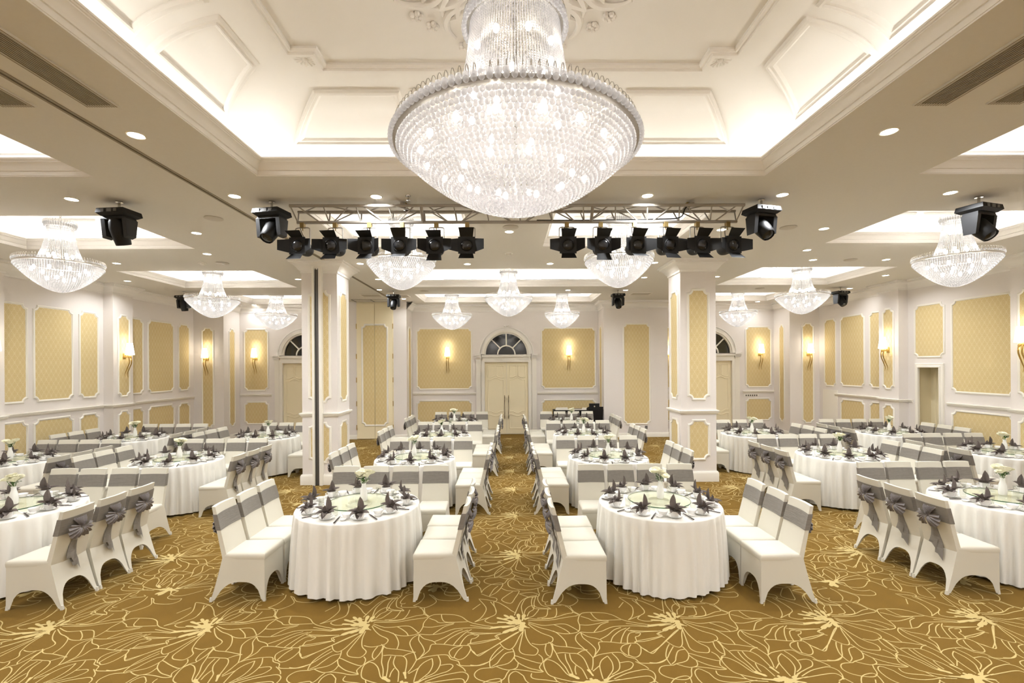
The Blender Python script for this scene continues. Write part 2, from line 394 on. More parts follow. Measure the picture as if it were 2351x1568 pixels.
def carpet():
    tv, tf = [], []
    def ribbon(pts, ws, zz=.0018):
        P = [Vector(p) for p in pts]; o = len(tv)
        for i, p in enumerate(P):
            d = (P[min(i+1, len(P)-1)] - P[max(i-1, 0)]); d = d.normalized() if d.length > 1e-9 else Vector((1, 0)); nn = Vector((-d.y, d.x))*ws[i]/2
            tv.append((p.x+nn.x, p.y+nn.y, zz)); tv.append((p.x-nn.x, p.y-nn.y, zz))
        for i in range(len(P)-1): tf.append((o+2*i, o+2*i+1, o+2*i+3, o+2*i+2))
    li = 0
    for ln in CARPET_LINES:
        P = [Vector((a/1000, b/1000)) for a, b in ln]; Q = []
        for i in range(len(P)-1):
            p0, p1, p2, p3 = P[max(i-1, 0)], P[i], P[i+1], P[min(i+2, len(P)-1)]
            for t in (0, .33, .67):
                Q.append(.5*((2*p1)+(p2-p0)*t+(2*p0-5*p1+4*p2-p3)*t*t+(3*p1-p0-3*p2+p3)*t**3))
        Q.append(P[-1]); li += 1; ribbon(Q, [.008]*len(Q), .0006+.00001*li)
    bi = 0
    for a, b, w0, w1 in CARPET_BLOBS:
        A = Vector((a[0]/1000, a[1]/1000)); B = Vector((b[0]/1000, b[1]/1000)); d = B-A; L = max(d.length, .001); e = d/L; r = w1/2000
        ts = [-.3*w0/1000/L, 0, .4, .7, .88, 1.0]; ws = [w0/1400, w0/1000, (w0*.6+w1*.4)/1000*.8, w1/1000*.85, w1/1000, w1/1000*.9]
        pts = [A+d*t for t in ts] + [B+e*r*.5, B+e*r]; ws += [w1/1000*.6, .002]
        bi += 1; ribbon(pts, ws, .0016+.00003*bi)
    V = np.array(tv); n = len(V); av, af = [], []
    F4 = np.array(tf); c = 0
    for i in range(-8, 8):
        for j in range(-4, 9):
            ox, oy = .125+1.385*i, 4.21+1.52*j
            if not (XL-.5 < ox < XR+.8 and 1.0 < oy < YB+.7): continue
            W = V + (ox, oy, 0); keep = np.all((W[F4][:, :, 0] > XL) & (W[F4][:, :, 0] < XR) & (W[F4][:, :, 1] < YP) & (W[F4][:, :, 1] > 1.5), axis=1)
            av.append(W); af.append(F4[keep]+c*n); c += 1
    me = bpy.data.meshes.new('carpet_pattern'); me.from_pydata(np.concatenate(av).tolist(), [], np.concatenate(af).tolist())
    me.materials.append(MAT['carpet_line']); bm = bmesh.new(); bm.from_mesh(me)
    bmesh.ops.delete(bm, geom=[v for v in bm.verts if not v.link_faces], context='VERTS'); bm.to_mesh(me); bm.free()
    stuff(place('carpet_pattern', me, floor))
carpet()

# ------------------------------------------------------------------ walls
def seg_quads(mb, a, b, z0=0, z1=ZC, opens=()):
    a, b = Vector(a), Vector(b); d = b-a; L = d.length; e = d/L
    def pt(s, z): q = a+e*s; return (q.x, q.y, z)
    cuts = sorted({0, L} | {o[0] for o in opens} | {o[1] for o in opens})
    for s0, s1 in zip(cuts[:-1], cuts[1:]):
        hit = [o for o in opens if o[0] <= s0+1e-6 and o[1] >= s1-1e-6]
        if hit: mb.quad(pt(s0, hit[0][2]), pt(s1, hit[0][2]), pt(s1, z1), pt(s0, z1))
        else: mb.quad(pt(s0, z0), pt(s1, z0), pt(s1, z1), pt(s0, z1))
LEFT = [(XL, YF), (XL, 8.5), (PXL, 8.5), (PXL, 9.12), (XL, 9.12), (XL, 11.61), (PXL, 11.61), (PXL, 12.22), (XL, 12.22), (XL, YK)]
BACK = [(XL, YK), (-8.92, YK), (-8.92, YB), (-5.02, YB), (-5.02, YP), (-3.16, YP), (-3.16, YB), (3.12, YB), (3.12, YP), (5.18, YP), (5.18, YB), (9.1, YB), (9.1, YK), (XR, YK)]
RIGHT = [(XR, YK), (XR, 12.22), (PXR, 12.22), (PXR, 11.6), (XR, 11.6), (XR, 9.0), (PXR, 9.0), (PXR, 8.4), (XR, 8.4), (XR, YF)]
def wall(name, pts, opens={}):
    mb = MB()
    for i in range(len(pts)-1): seg_quads(mb, pts[i], pts[i+1], opens=opens.get(i, ()))
    return struct(mb.build(name, 'wall_paint', smooth=False))
wall_left = wall('wall_left', LEFT); wall_back = wall('wall_back', BACK)
wall_right = wall('wall_right', RIGHT, {4: [(11.6-11.38, 11.6-10.63, 2.3)]})
wall_front = struct(MB().quad((XL, YF, 0), (XR, YF, 0), (XR, YF, ZC), (XL, YF, ZC)).build('wall_front', 'wall_paint', smooth=False))
CROWN = [(0, ZC-.23), (.018, ZC-.23), (.022, ZC-.19), (.05, ZC-.165), (.075, ZC-.12), (.12, ZC-.075), (.15, ZC-.062), (.15, ZC-.035), (.185, ZC-.03), (.185, ZC)]
BASE = [(0, .135), (.012, .135), (.022, .11), (.024, .0)]
RAIL = [(0, 1.325), (.018, 1.33), (.028, 1.35), (.034, 1.355), (.034, 1.375), (.048, 1.38), (.048, 1.4), (0, 1.405)]
for nm, w_, pts, crowns, rails in (
        ('left', wall_left, LEFT, [LEFT], [LEFT]),
        ('back', wall_back, BACK, [BACK[:5], BACK[5:]], [[(-8.9, YB), (-7.86, YB)], [(-3.14, YB), (-1.02, YB)], [(1.05, YB), (3.1, YB)], [(5.2, YB), (5.8, YB)], [(8.03, YB), (9.08, YB)]]),
        ('right', wall_right, RIGHT, [RIGHT], [RIGHT[1:5]+[(XR, 11.46)], [(XR, 14.2), (XR, 12.22)], [(XR, 10.55)]+RIGHT[5:]])):
    for c in crowns: plan_sweep(MB(), c, CROWN).build('crown_moulding', 'plaster', w_)
    for r in rails: plan_sweep(MB(), r, RAIL).build('chair_rail', 'trim_paint', w_)
    mb = MB()
    if nm == 'back':
        for c in (BACK[:3]+[(-7.75, YB)], [(-5.7, YB)]+BACK[3:5]+[(-4.74, YP)], [(-3.58, YP)]+BACK[5:7]+[(-1.02, YB)], [(1.05, YB)]+BACK[7:11]+[(5.85, YB)], [(7.9, YB)]+BACK[11:]): plan_sweep(mb, c, BASE)
    elif nm == 'right':
        plan_sweep(mb, RIGHT[:5]+[(XR, 11.46)], BASE); plan_sweep(mb, [(XR, 10.55)]+RIGHT[5:], BASE)
    else: plan_sweep(mb, pts, BASE)
    struct(mb.build('baseboard_'+nm, 'trim_paint'))
FRAME = [(-.036, 0), (-.036, .012), (-.02, .03), (.006, .032), (.018, .018), (.036, .012), (.036, 0)]
def panel(parent, wall_pt, ux, n, u0, u1, z0, z1, c=.085, fs=.68, name='wallpaper_panel'):
    ux, n, O = Vector((ux[0], ux[1], 0)), Vector((n[0], n[1], 0)), Vector((wall_pt[0], wall_pt[1], 0))
    c = min(c, (u1-u0)*.32)
    pts = [O + ux*u + Vector((0, 0, z)) for u, z in order_loop(u0, u1, z0, z1, c)]      # arcs centred on the corners: concave ears
    mb = MB(); mb.add([tuple(p+n*.006) for p in pts], [tuple(range(len(pts)))]); wp = mb.build(name, 'wallpaper', parent, smooth=False)
    mb = MB(); path_sweep(mb, [tuple(p) for p in pts], [n]*len(pts), [(a*fs, h*fs) for a, h in FRAME]); mb.build('panel_moulding', 'trim_paint', parent)
    return wp
def order_loop(u0, u1, z0, z1, c):
    L = []
    def arc(cx, cz, a0, a1):
        for k in range(7):
            a = R_(a0+(a1-a0)*k/6); L.append((cx+c*math.cos(a), cz+c*math.sin(a)))
    arc(u0, z0, 0, 90); arc(u0, z1, 270, 360); arc(u1, z1, 180, 270); arc(u1, z0, 90, 180)
    return L
def pan2(parent, wp, ux, n, u0, u1, up_=(1.58, 3.60), lo=(.43, 1.18)):
    if up_: panel(parent, wp, ux, n, u0, u1, *up_)
    if lo: panel(parent, wp, ux, n, u0, u1, *lo)
for u0, u1 in ((9.2, 9.77), (9.92, 10.79), (10.97, 11.46), (12.34, 12.86), (13.05, 14.03), (14.25, 14.72)): pan2(wall_left, (XL, 0), (0, 1), (1, 0), u0, u1, (1.62, 3.62), (.45, 1.22))
for u0, u1 in ((11.76, 12.1), (8.63, 8.98)): pan2(wall_left, (PXL, 0), (0, 1), (1, 0), u0, u1, (1.6, 3.62), (.45, 1.22))
panel(wall_back, (0, YK), (1, 0), (0, -1), -9.59, -9.24, .42, 3.55); panel(wall_back, (-8.92, 0), (0, 1), (1, 0), 15.23, 15.53, .4, 3.54)
for u0, u1 in ((-8.76, -7.98), (-3.0, -1.16), (1.2, 3.02), (8.14, 9.0)): pan2(wall_back, (0, YB), (1, 0), (0, -1), u0, u1, (1.53, 3.57), (.41, 1.14))
pan2(wall_back, (0, YB), (1, 0), (0, -1), 5.3, 5.74, (1.53, 3.57), (.41, 1.14))
panel(wall_back, (-3.16, 0), (0, 1), (1, 0), 15.22, 15.56, .45, 3.58); panel(wall_back, (3.12, 0), (0, 1), (-1, 0), 15.22, 15.56, .45, 3.58)
panel(wall_back, (0, YP), (1, 0), (0, -1), 3.76, 4.6, .42, 3.62); panel(wall_back, (9.1, 0), (0, 1), (-1, 0), 15.23, 15.5, .42, 3.6)
panel(wall_back, (0, YK), (1, 0), (0, -1), 9.5, 9.86, .42, 3.6)
for u0, u1 in ((13.03, 13.96), (12.34, 12.83), (9.14, 10.44)): pan2(wall_right, (XR, 0), (0, 1), (-1, 0), u0, u1, (1.65, 3.7), (.45, 1.24))
panel(wall_right, (XR, 0), (0, 1), (-1, 0), 14.16, 14.67, 1.62, 3.68); panel(wall_right, (XR, 0), (0, 1), (-1, 0), 10.63, 11.4, 2.45, 3.7)
for u0, u1 in ((11.75, 12.08), (8.5, 8.85)): pan2(wall_right, (PXR, 0), (0, 1), (-1, 0), u0, u1, (1.65, 3.7), (.45, 1.24))
# flush service door below the far panel of the right wall
fd = struct(MB().box(XR-.012, XR, 14.1, 14.75, .02, 1.5).build('door_6', 'trim_paint', smooth=False))

# ------------------------------------------------------------------ columns with the partition track
def column(name, x0, x1, y0, y1, label, track=None):
    ob = tag(MB().box(x0, x1, y0, y1, 0, ZC).build(name, 'wall_paint', smooth=False), label, 'column', 'square panelled columns')
    rect = [(x0, y0), (x1, y0), (x1, y1), (x0, y1)]     # outward is to the right
    plan_sweep(MB(), rect, CROWN, True).build('column_crown', 'plaster', ob)
    plan_sweep(MB(), rect, RAIL, True).build('column_rail', 'trim_paint', ob)
    plan_sweep(MB(), rect, [(0, .2), (.02, .2), (.03, .175), (.034, .165), (.034, 0)], True).build('column_base', 'trim_paint', ob)
    cx, cy = (x0+x1)/2, (y0+y1)/2
    for wp, ux, n, c in (((0, y0), (1, 0), (0, -1), cx), ((x1, 0), (0, 1), (1, 0), cy), ((x0, 0), (0, 1), (-1, 0), cy), ((0, y1), (1, 0), (0, 1), cx)):
        pan2(ob, wp, ux, n, c-.2, c+.2, (1.62, 3.78), (.44, 1.2))
    if track:
        a, b = track
        mb = MB(); mb.box(a, a+.045, y0-.09, y0, 0, ZC); mb.box(b-.06, b, y0-.09, y0, 0, ZC); mb.build('track_flange', 'trim_paint', ob, smooth=False)
        MB().box(a+.045, b-.06, y0-.05, y0, 0, ZC).build('track_channel', 'track_grey', ob, smooth=False)
        mb = MB(); mb.box(a+.06, a+.07, y0-.062, y0-.04, 0, ZC); mb.box(b-.085, b-.075, y0-.062, y0-.04, 0, ZC); mb.build('track_groove', 'groove_grey', ob, smooth=False)
    return ob
column('column', -3.99, -3.30, 9.22, 9.9, 'square white column with partition track running up its face', (-3.76, -3.57))
column('column', 3.44, 4.14, 9.2, 9.86, 'square white column with whole damask panels and no track')

# ------------------------------------------------------------------ doors
def arc_band(mb, cx, cz, r0, r1, a0, a1, y0, y1, n=24):
    vs_, fs = [], []
    for k in range(n+1):
        a = R_(a0+(a1-a0)*k/n); ca, sa = math.cos(a), math.sin(a)
        for r, y in ((r0, y1), (r0, y0), (r1, y0), (r1, y1)): vs_.append((cx+r*ca, y, cz+r*sa))
    for k in range(n):
        for t in range(3): fs.append((k*4+t, k*4+t+1, (k+1)*4+t+1, (k+1)*4+t))
    return mb.add(vs_, fs)
MOULD = [(-.014, 0), (-.012, .01), (0, .014), (.012, .01), (.014, 0)]
def leaf_mouldings(par, x0, x1, y, h):
    m = .1; a, b = x0+m, x1-m; n = Vector((0, -1, 0)); mb = MB()
    def loop(pts): path_sweep(mb, [(p[0], y, p[1]) for p in pts], [n]*len(pts), MOULD)
    mid = (a+b)/2
    loop([(a, h-.12), (a, h-.5), (a+.03, h-.52)] + [(mid-.13+.1*k/4-.02, h-.52+.05*math.sin(math.pi/2*k/4)) for k in range(5)] + [(mid-.03, h-.47), (mid-.03, h-.12)])
    loop([(mid+.03, h-.12), (mid+.03, h-.47)] + [(mid+.05+.1*k/4, h-.47-.05*math.sin(math.pi/2*k/4)) for k in range(5)] + [(b-.03, h-.52), (b, h-.5), (b, h-.12)])
    top = [(a, h-.6)] + [(a+(b-a)*(.2+.6*k/10), h-.6+.07*math.sin(math.pi*k/10)**1.2) for k in range(11)] + [(b, h-.6)]
    bot = [(b, .78)] + [(b-(b-a)*(.2+.6*k/10), .78-.07*math.sin(math.pi*k/10)**1.2) for k in range(11)] + [(a, .78)]
    loop(top+bot)
    loop([(a, .2), (a, .67), (a+.04, .67)] + [(a+(b-a)*(.15+.7*k/10), .67-.06*math.sin(math.pi*k/10)) for k in range(11)] + [(b-.04, .67), (b, .67), (b, .2)])
    mb.build('door_moulding', 'door_paint', par)
def grand_door(num, cx, handles):
    y = YB; H, hw, sp, R = 2.43, .73, 2.69, .69
    mb = MB()
    for s in (-1, 1):
        a, b = sorted((cx+s*hw, cx+s*(hw+.1))); mb.box(a, b, y-.13, y, 0, H+.07)
        a, b = sorted((cx+s*(hw+.1), cx+s*(hw+.13))); mb.box(a, b, y-.05, y, 0, 2.6)
        a, b = sorted((cx+s*(hw+.13), cx+s*(hw+.28))); mb.box(a, b, y-.075, y, 0, 2.56)
        a, b = sorted((cx+s*(hw+.125), cx+s*(hw+.285))); mb.box(a, b, y-.1, y, 0, .22)
    mb.box(cx-hw, cx+hw, y-.13, y, H, H+.07); mb.box(cx-hw-.1, cx+hw+.1, y-.15, y, H+.17, sp-.02); mb.box(cx-hw-.08, cx+hw+.08, y-.1, y, H+.07, H+.17)
    root = struct(mb.build('door_%d' % num, 'trim_paint', smooth=False))
    for s in (-1, 1):
        mb = MB()
        for d, z0, z1 in ((.11, 2.56, 2.60), (.13, 2.60, 2.65), (.16, 2.65, 2.70)):
            a, b = sorted((cx+s*(hw+.11-.0), cx+s*(hw+.28+d*.3))); mb.box(a, b, y-d, y, z0, z1)
        mb.build('impost', 'plaster', root, smooth=False)
    mb = MB(); arc_band(mb, cx, sp, R, R+.05, 0, 180, y-.09, y); arc_band(mb, cx, sp, R+.05, R+.12, 0, 180, y-.13, y); mb.build('arch_casing', 'trim_paint', root)
    mb = MB(); arc_band(mb, cx, sp, R+.12, R+.15, 0, 180, y-.07, y); arc_band(mb, cx, sp, R+.15, R+.2, 0, 180, y-.05, y); arc_band(mb, cx, sp, R+.2, R+.235, 0, 180, y-.085, y); mb.build('arch_moulding', 'plaster', root)
    mb = MB(); mb.hexa([(cx-.05, y-.15, sp+R+.1), (cx+.05, y-.15, sp+R+.1), (cx+.05, y, sp+R+.1), (cx-.05, y, sp+R+.1), (cx-.075, y-.15, sp+R+.27), (cx+.075, y-.15, sp+R+.27), (cx+.075, y, sp+R+.27), (cx-.075, y, sp+R+.27)])
    mb.sphere((cx-.045, y-.155, sp+R+.24), .028, 8, 5); mb.sphere((cx+.045, y-.155, sp+R+.24), .028, 8, 5); mb.box(cx-.085, cx+.085, y-.165, y, sp+R+.27, sp+R+.29); mb.build('keystone', 'plaster', root)
    # fanlight: five panes between the glazing bars
    ri = .29
    def pane(poly):
        m_ = MB(); k = len(poly); m_.add([(p[0], y-.02, p[1]) for p in poly]+[(p[0], y-.012, p[1]) for p in poly], [tuple(range(k)), tuple(range(2*k-1, k-1, -1))]); m_.build('fanlight_pane', 'pane', root, smooth=False)
    pane([(cx+ri*math.cos(R_(180*k/16)), sp+ri*math.sin(R_(180*k/16))) for k in range(17)])
    for a0, a1 in ((0, 45), (45, 90), (90, 135), (135, 180)):
        pane([(cx+ri*math.cos(R_(a0+(a1-a0)*k/8)), sp+ri*math.sin(R_(a0+(a1-a0)*k/8))) for k in range(9)] + [(cx+R*math.cos(R_(a1-(a1-a0)*k/10)), sp+R*math.sin(R_(a1-(a1-a0)*k/10))) for k in range(11)])
    mb = MB(); arc_band(mb, cx, sp, ri-.022, ri+.022, 0, 180, y-.055, y); mb.build('glazing_bar', 'trim_paint', root)
    for a in (45, 90, 135):
        ca, sa = math.cos(R_(a)), math.sin(R_(a)); px, pz = -sa*.02, ca*.02; mb = MB()
        q = [(cx+ri*ca+px, sp+ri*sa+pz), (cx+ri*ca-px, sp+ri*sa-pz), (cx+R*ca-px, sp+R*sa-pz), (cx+R*ca+px, sp+R*sa+pz)]
        mb.hexa([(p[0], y-.05, p[1]) for p in q]+[(p[0], y-.005, p[1]) for p in q]); mb.build('glazing_bar', 'trim_paint', root, smooth=False)
    for s in (-1, 1):
        a, b = sorted((cx+s*.003, cx+s*(hw-.003)))
        leaf = MB().box(a, b, y-.045, y-.005, .01, H-.005).build('door_leaf', 'door_paint', root, smooth=False)
        leaf_mouldings(leaf, a, b, y-.046, H)
        if handles:
            hx = cx+s*.065; mb = MB(); mb.tube([(hx, y-.1, .52+.8*k/12) for k in range(13)], [.006, .012, .008, .011, .008, .007, .007, .007, .008, .011, .008, .012, .006], 8)
            mb.tube([(hx, y-.1, .62), (hx, y-.045, .62)], .012, 6); mb.tube([(hx, y-.1, 1.22), (hx, y-.045, 1.22)], .012, 6); mb.build('door_handle', 'bronze', leaf)
grand_door(1, .01, True); grand_door(2, -6.72, True); grand_door(3, 6.885, True)
# folding doors of the partition store
root = struct(MB().box(-4.74, -3.58, YP-.012, YP, 0, ZC-.005).build('door_4', 'door_paint', smooth=False))
for a, b in ((-4.72, -4.165), (-4.155, -3.60)):
    lf = MB().box(a, b, YP-.05, YP-.013, .02, ZC-.06).build('door_leaf', 'door_paint', root, smooth=False)
    x0, x1 = (-4.55, -4.166) if a < -4.5 else (-4.154, -3.76)
    n = Vector((0, -1, 0)); c = .09; z0, z1 = .44, 3.63
    L = order_loop(x0, x1, z0, z1, c)
    pts = L[:14] + [(x1, z1), (x1, z0)] if a < -4.5 else [(x0, z0), (x0, z1)] + order_loop(x0, x1, z0, z1, c)[14:]
    mb = MB(); mb.add([(p[0], YP-.054, p[1]) for p in pts], [tuple(range(len(pts)))]); mb.build('wallpaper_panel', 'wallpaper', lf, smooth=False)
    fr = ([(x1, z0)] + pts[:14] + [(x1, z1)]) if a < -4.5 else ([(x0, z1)] + pts[2:] + [(x0, z0)])
    mb = MB(); path_sweep(mb, [(p[0], YP-.05, p[1]) for p in fr], [n]*len(fr), [(q*.8, h*.8) for q, h in FRAME], False); mb.build('panel_moulding', 'trim_paint', lf)
    for z in (.3, 1.05, 1.8, 2.55, 3.5):
        hx = -4.735 if a < -4.5 else -3.585
        MB().tube([(hx, YP-.058, z), (hx, YP-.058, z+.16)], .012, 8).build('hinge', 'brass', lf)
# recessed door in the right wall
root = empty('door_5'); struct(root)
y0, y1, zt, dp = 10.63, 11.38, 2.3, .42
mb = MB(); mb.quad((XR, y1, 0), (XR+dp, y1, 0), (XR+dp, y1, zt), (XR, y1, zt)); mb.quad((XR, y0, 0), (XR, y0, zt), (XR+dp, y0, zt), (XR+dp, y0, 0)); mb.quad((XR, y0, zt), (XR, y1, zt), (XR+dp, y1, zt), (XR+dp, y0, zt)); mb.build('door_jamb', 'door_paint', root, smooth=False)
mb = MB(); plan = [(0, 0)]
cp = [(XR, y0, 0), (XR, y0, zt), (XR, y1, zt), (XR, y1, 0)]
path_sweep(mb, cp, [(-1, 0, 0)]*4, [(-.1, 0), (-.1, .05), (-.075, .055), (-.06, .036), (-.01, .036), (0, .02), (0, -.01)], False)
mb.build('door_casing', 'trim_paint', root, smooth=False)
lf = MB().box(XR+dp-.05, XR+dp, y0, y1, 0, zt).build('door_leaf', 'door_paint', root, smooth=False)
mb = MB(); pts = [(XR+dp-.051, y0+.12, .2), (XR+dp-.051, y0+.12, zt-.15), (XR+dp-.051, y1-.12, zt-.15), (XR+dp-.051, y1-.12, .2)]
path_sweep(mb, pts, [(-1, 0, 0)]*4, [(-.03, 0), (-.02, .02), (.02, .02), (.03, 0)]); mb.build('door_moulding', 'door_paint', lf)
MB().box(XR+dp-.08, XR+dp-.05, y0+.06, y0+.09, .95, 1.1).build('door_handle', 'brass', lf, smooth=False)

# ------------------------------------------------------------------ ceiling with coffers
COFFERS = [  # name, x0, x1, y0, y1, rise, inset, power scale
    ('main', -2.67, 2.84, .55, 5.09, .68, .78, 1.0),
    ('fc', -2.67, 2.84, -5.2, -.3, .5, .6, 1.0), ('fl', -8.3, -4.42, -5.2, -.3, .5, .6, .8), ('fr', 4.5, 8.4, -5.2, -.3, .5, .6, .8),  # fc, fl, fr: unseen coffers added behind the camera for their cove light
    ('nl', -8.3, -4.42, .9, 5.1, .5, .6, .8), ('nr', 4.5, 8.4, .9, 5.05, .5, .6, .8),
    ('r1a', -8.25, -5.37, 6.4, 8.19, .45, .42, 1), ('r1b', -2.65, -.55, 6.36, 8.1, .45, .42, .8), ('r1c', .645, 2.8, 6.34, 8.1, .45, .42, .8), ('r1d', 5.45, 8.3, 6.27, 7.93, .45, .42, 1),
    ('r2a', -8.27, -5.38, 10.06, 12.2, .45, .45, 1), ('r2b', -2.6, 2.78, 9.95, 12.2, .45, .45, 1), ('r2c', 5.45, 8.35, 9.88, 12.08, .45, .45, 1),
    ('r3a', -8.25, -5.38, 13.54, 15.35, .4, .4, .9), ('r3b', -2.6, 2.76, 13.42, 15.12, .4, .4, .9), ('r3c', 5.45, 8.45, 13.4, 15.08, .4, .4, .9)]
SLOT = (-3.52, -3.475)
xs = sorted({XL-.05, XR+.05, *SLOT} | {c[1] for c in COFFERS} | {c[2] for c in COFFERS}); ys = sorted({YF, YB+.05, 14.45} | {c[3] for c in COFFERS} | {c[4] for c in COFFERS})
mb = MB()
for a, b in zip(xs[:-1], xs[1:]):
    for c_, d in zip(ys[:-1], ys[1:]):
        mx_, my_ = (a+b)/2, (c_+d)/2
        if any(k[1] < mx_ < k[2] and k[3] < my_ < k[4] for k in COFFERS): continue
        if SLOT[0] < mx_ < SLOT[1] and my_ < 14.45: continue
        mb.quad((a, c_, ZC), (a, d, ZC), (b, d, ZC), (b, c_, ZC))
ceiling = struct(mb.build('ceiling', 'ceiling_paint', smooth=False))
mb = MB(); mb.box(SLOT[0]-.05, SLOT[1]+.05, YF, 14.45, ZC+.05, ZC+.12); mb.build('partition_slot', 'gap_black', ceiling, smooth=False)
mb = MB()
for x in SLOT: mb.box(x-.012, x+.012, YF, 14.45, ZC-.006, ZC+.05)
mb.build('slot_rail', 'slat_grey', ceiling, smooth=False)
mb = MB(); mb.box(-4.75, -3.5, 14.44, 14.46, ZC-.004, ZC); mb.box(-4.17, -4.15, 14.46, 14.96, ZC-.004, ZC); mb.box(-4.75, -4.73, 14.46, 14.96, ZC-.004, ZC); mb.build('hatch_gap', 'gap_black', ceiling, smooth=False)
LIP = ZC+.17
FASCIA = [(0, ZC), (0, ZC+.012), (.006, ZC+.012), (.006, ZC+.056), (.018, ZC+.058), (.022, ZC+.068), (.026, ZC+.074), (.034, ZC+.096), (.05, ZC+.118), (.07, ZC+.13), (.07, ZC+.14), (.078, ZC+.142), (.082, ZC+.152), (.09, ZC+.154), (.09, LIP), (.03, LIP), (.0, LIP-.03), (-.15, LIP-.03)]
EXT = .15
def ring_rect(x0, x1, y0, y1, ins): return [(x0+ins, y0+ins), (x0+ins, y1-ins), (x1-ins, y1-ins), (x1-ins, y0+ins)]
cove_pos = {}
def coffer(nm, x0, x1, y0, y1, rise, inset, pw):
    rect = [(x0, y0), (x0, y1), (x1, y1), (x1, y0)]
    plan_sweep(MB(), rect, FASCIA, True).build('coffer_crown', 'plaster', ceiling)
    zt = ZC+rise; zs = LIP+.03; prof = [(-EXT, LIP-.03), (-EXT, zs)]
    for k in range(1, 11):
        a = math.pi/2*k/10; prof.append((-EXT+(inset+EXT)*(1-math.cos(a)), zs+(zt-zs)*math.sin(a)))
    mb = MB(); vs_, fs = [], []
    for o, z in prof:
        for p in ring_rect(x0, x1, y0, y1, o): vs_.append((p[0], p[1], z))
    for i in range(len(prof)-1):
        for k in range(4): fs.append((i*4+k, i*4+(k+1) % 4, (i+1)*4+(k+1) % 4, (i+1)*4+k))
    b = (len(prof)-1)*4; fs.append((b, b+1, b+2, b+3)); mb.add(vs_, fs); mb.build('coffer_vault', 'plaster', ceiling, angle=30)
    zl = LIP-.02
    for (cx, cy, L, dr, rz) in (((x0+x1)/2, y1+.09, x1-x0, (0, -.45, 1), 0), ((x0+x1)/2, y0-.09, x1-x0, (0, .45, 1), 0), (x0-.09, (y0+y1)/2, y1-y0, (.45, 0, 1), 1), (x1+.09, (y0+y1)/2, y1-y0, (-.45, 0, 1), 1)):
        P = (P_COVE_MAIN if nm == 'main' else P_COVE)*pw*L/3.0
        lo = light('AREA', 'cove_light', (cx, cy, zl), P, (.98, .98, .94) if nm in ('main',) else (.955, .975, 1), size=L, size_y=.04)
        d = Vector(dr).normalized(); yv = Vector((1, 0, 0)) if not rz else Vector((0, 1, 0))
        zax = -d; xax = yv; yax = zax.cross(xax).normalized(); lo.rotation_euler = Matrix((xax, yax, zax)).transposed().to_euler()
        lo.parent = ceiling
    def sp_pt(side, s, t):   # point and normal on the vault; s metres from the side's start, t 0..1 up the curve
        a = math.pi/2*t; o = -EXT+(inset+EXT)*(1-math.cos(a)); z = zs+(zt-zs)*math.sin(a)
        no, nz = math.cos(a)/(inset+EXT), math.sin(a)/(zt-zs); q = math.hypot(no, nz); no, nz = no/q, -nz/q
        if side == 'b': return (x0+s, y1-o, z), (0, -no, nz)
        if side == 'l': return (x0+o, y1-s, z), (no, 0, nz)
        if side == 'r': return (x1-o, y1-s, z), (-no, 0, nz)
    def vault_panel(side, s0, s1, t0=.12, t1=.72, sl0=0, sl1=0):
        loop = []; n = 10
        def o_at(t): return (inset+EXT)*(1-math.cos(math.pi/2*t))
        base = o_at(t0)
        for k in range(n+1): t = t0+(t1-t0)*k/n; loop.append(sp_pt(side, s0+sl0*(o_at(t)-base), t))
        for k in range(n+1): t = t1-(t1-t0)*k/n; loop.append(sp_pt(side, s1+sl1*(o_at(t)-base), t))
        mb = MB(); path_sweep(mb, [q[0] for q in loop], [q[1] for q in loop], [(-.045, 0), (-.045, .012), (-.03, .03), (-.012, .034), (-.004, .02), (.02, .02), (.032, .01), (.045, 0)]); mb.build('vault_moulding', 'plaster', ceiling)
    Lx, Ly = x1-x0, y1-y0
    if nm == 'main':
        T0 = (.27, .76); vault_panel('b', .42, 1.6, *T0, sl0=.8); vault_panel('b', 1.78, Lx-1.78, *T0); vault_panel('b', Lx-1.6, Lx-.42, *T0, sl1=-.8)
        for sd in 'lr': vault_panel(sd, .48, 1.42, *T0, sl0=.8); vault_panel(sd, 1.62, 3.0, *T0); vault_panel(sd, 3.2, Ly-.45, *T0)
        # inner ceiling moulding with notched corners
        q = ring_rect(x0, x1, y0, y1, inset+.02); nt = .22
        (a0, b0), (a1, b1) = q[0], q[2]
        pl = [(a0, b0+nt), (a0, b1-nt), (a0+nt, b1-nt), (a0+nt, b1), (a1-nt, b1), (a1-nt, b1-nt), (a1, b1-nt), (a1, b0+nt), (a1-nt, b0+nt), (a1-nt, b0), (a0+nt, b0), (a0+nt, b0+nt)]
        mb = MB(); path_sweep(mb, [(p[0], p[1], zt) for p in pl], [(0, 0, -1)]*len(pl), [(-.05, 0), (-.05, .02), (-.035, .035), (-.01, .03), (.0, .045), (.035, .045), (.05, .02), (.05, 0)]); mb.build('ceiling_moulding', 'plaster', ceiling)
        for (rx, ry) in ((a0+.1, b1-.1), (a1-.1, b1-.1)):
            mb = MB(); mb.sphere((rx, ry, zt-.003), .028, 10, 6, (1, 1, .8))
            for k in range(14):
                a = 2*math.pi*k/14; mb.tube([(rx+r_*math.cos(a), ry+r_*math.sin(a), zt-.004) for r_ in (.03, .055, .085, .1)], [.006, .012, .017, .008], 6)
            mb.build('rosette', 'plaster', ceiling)
    else:
        vault_panel('b', .3, Lx/2-.1, .15, .75, .7); vault_panel('b', Lx/2+.1, Lx-.3, .15, .75, 0, -.7)
        vault_panel('l', .3, Ly-.3, .15, .75, .7, -.7); vault_panel('r', .3, Ly-.3, .15, .75, .7, -.7)
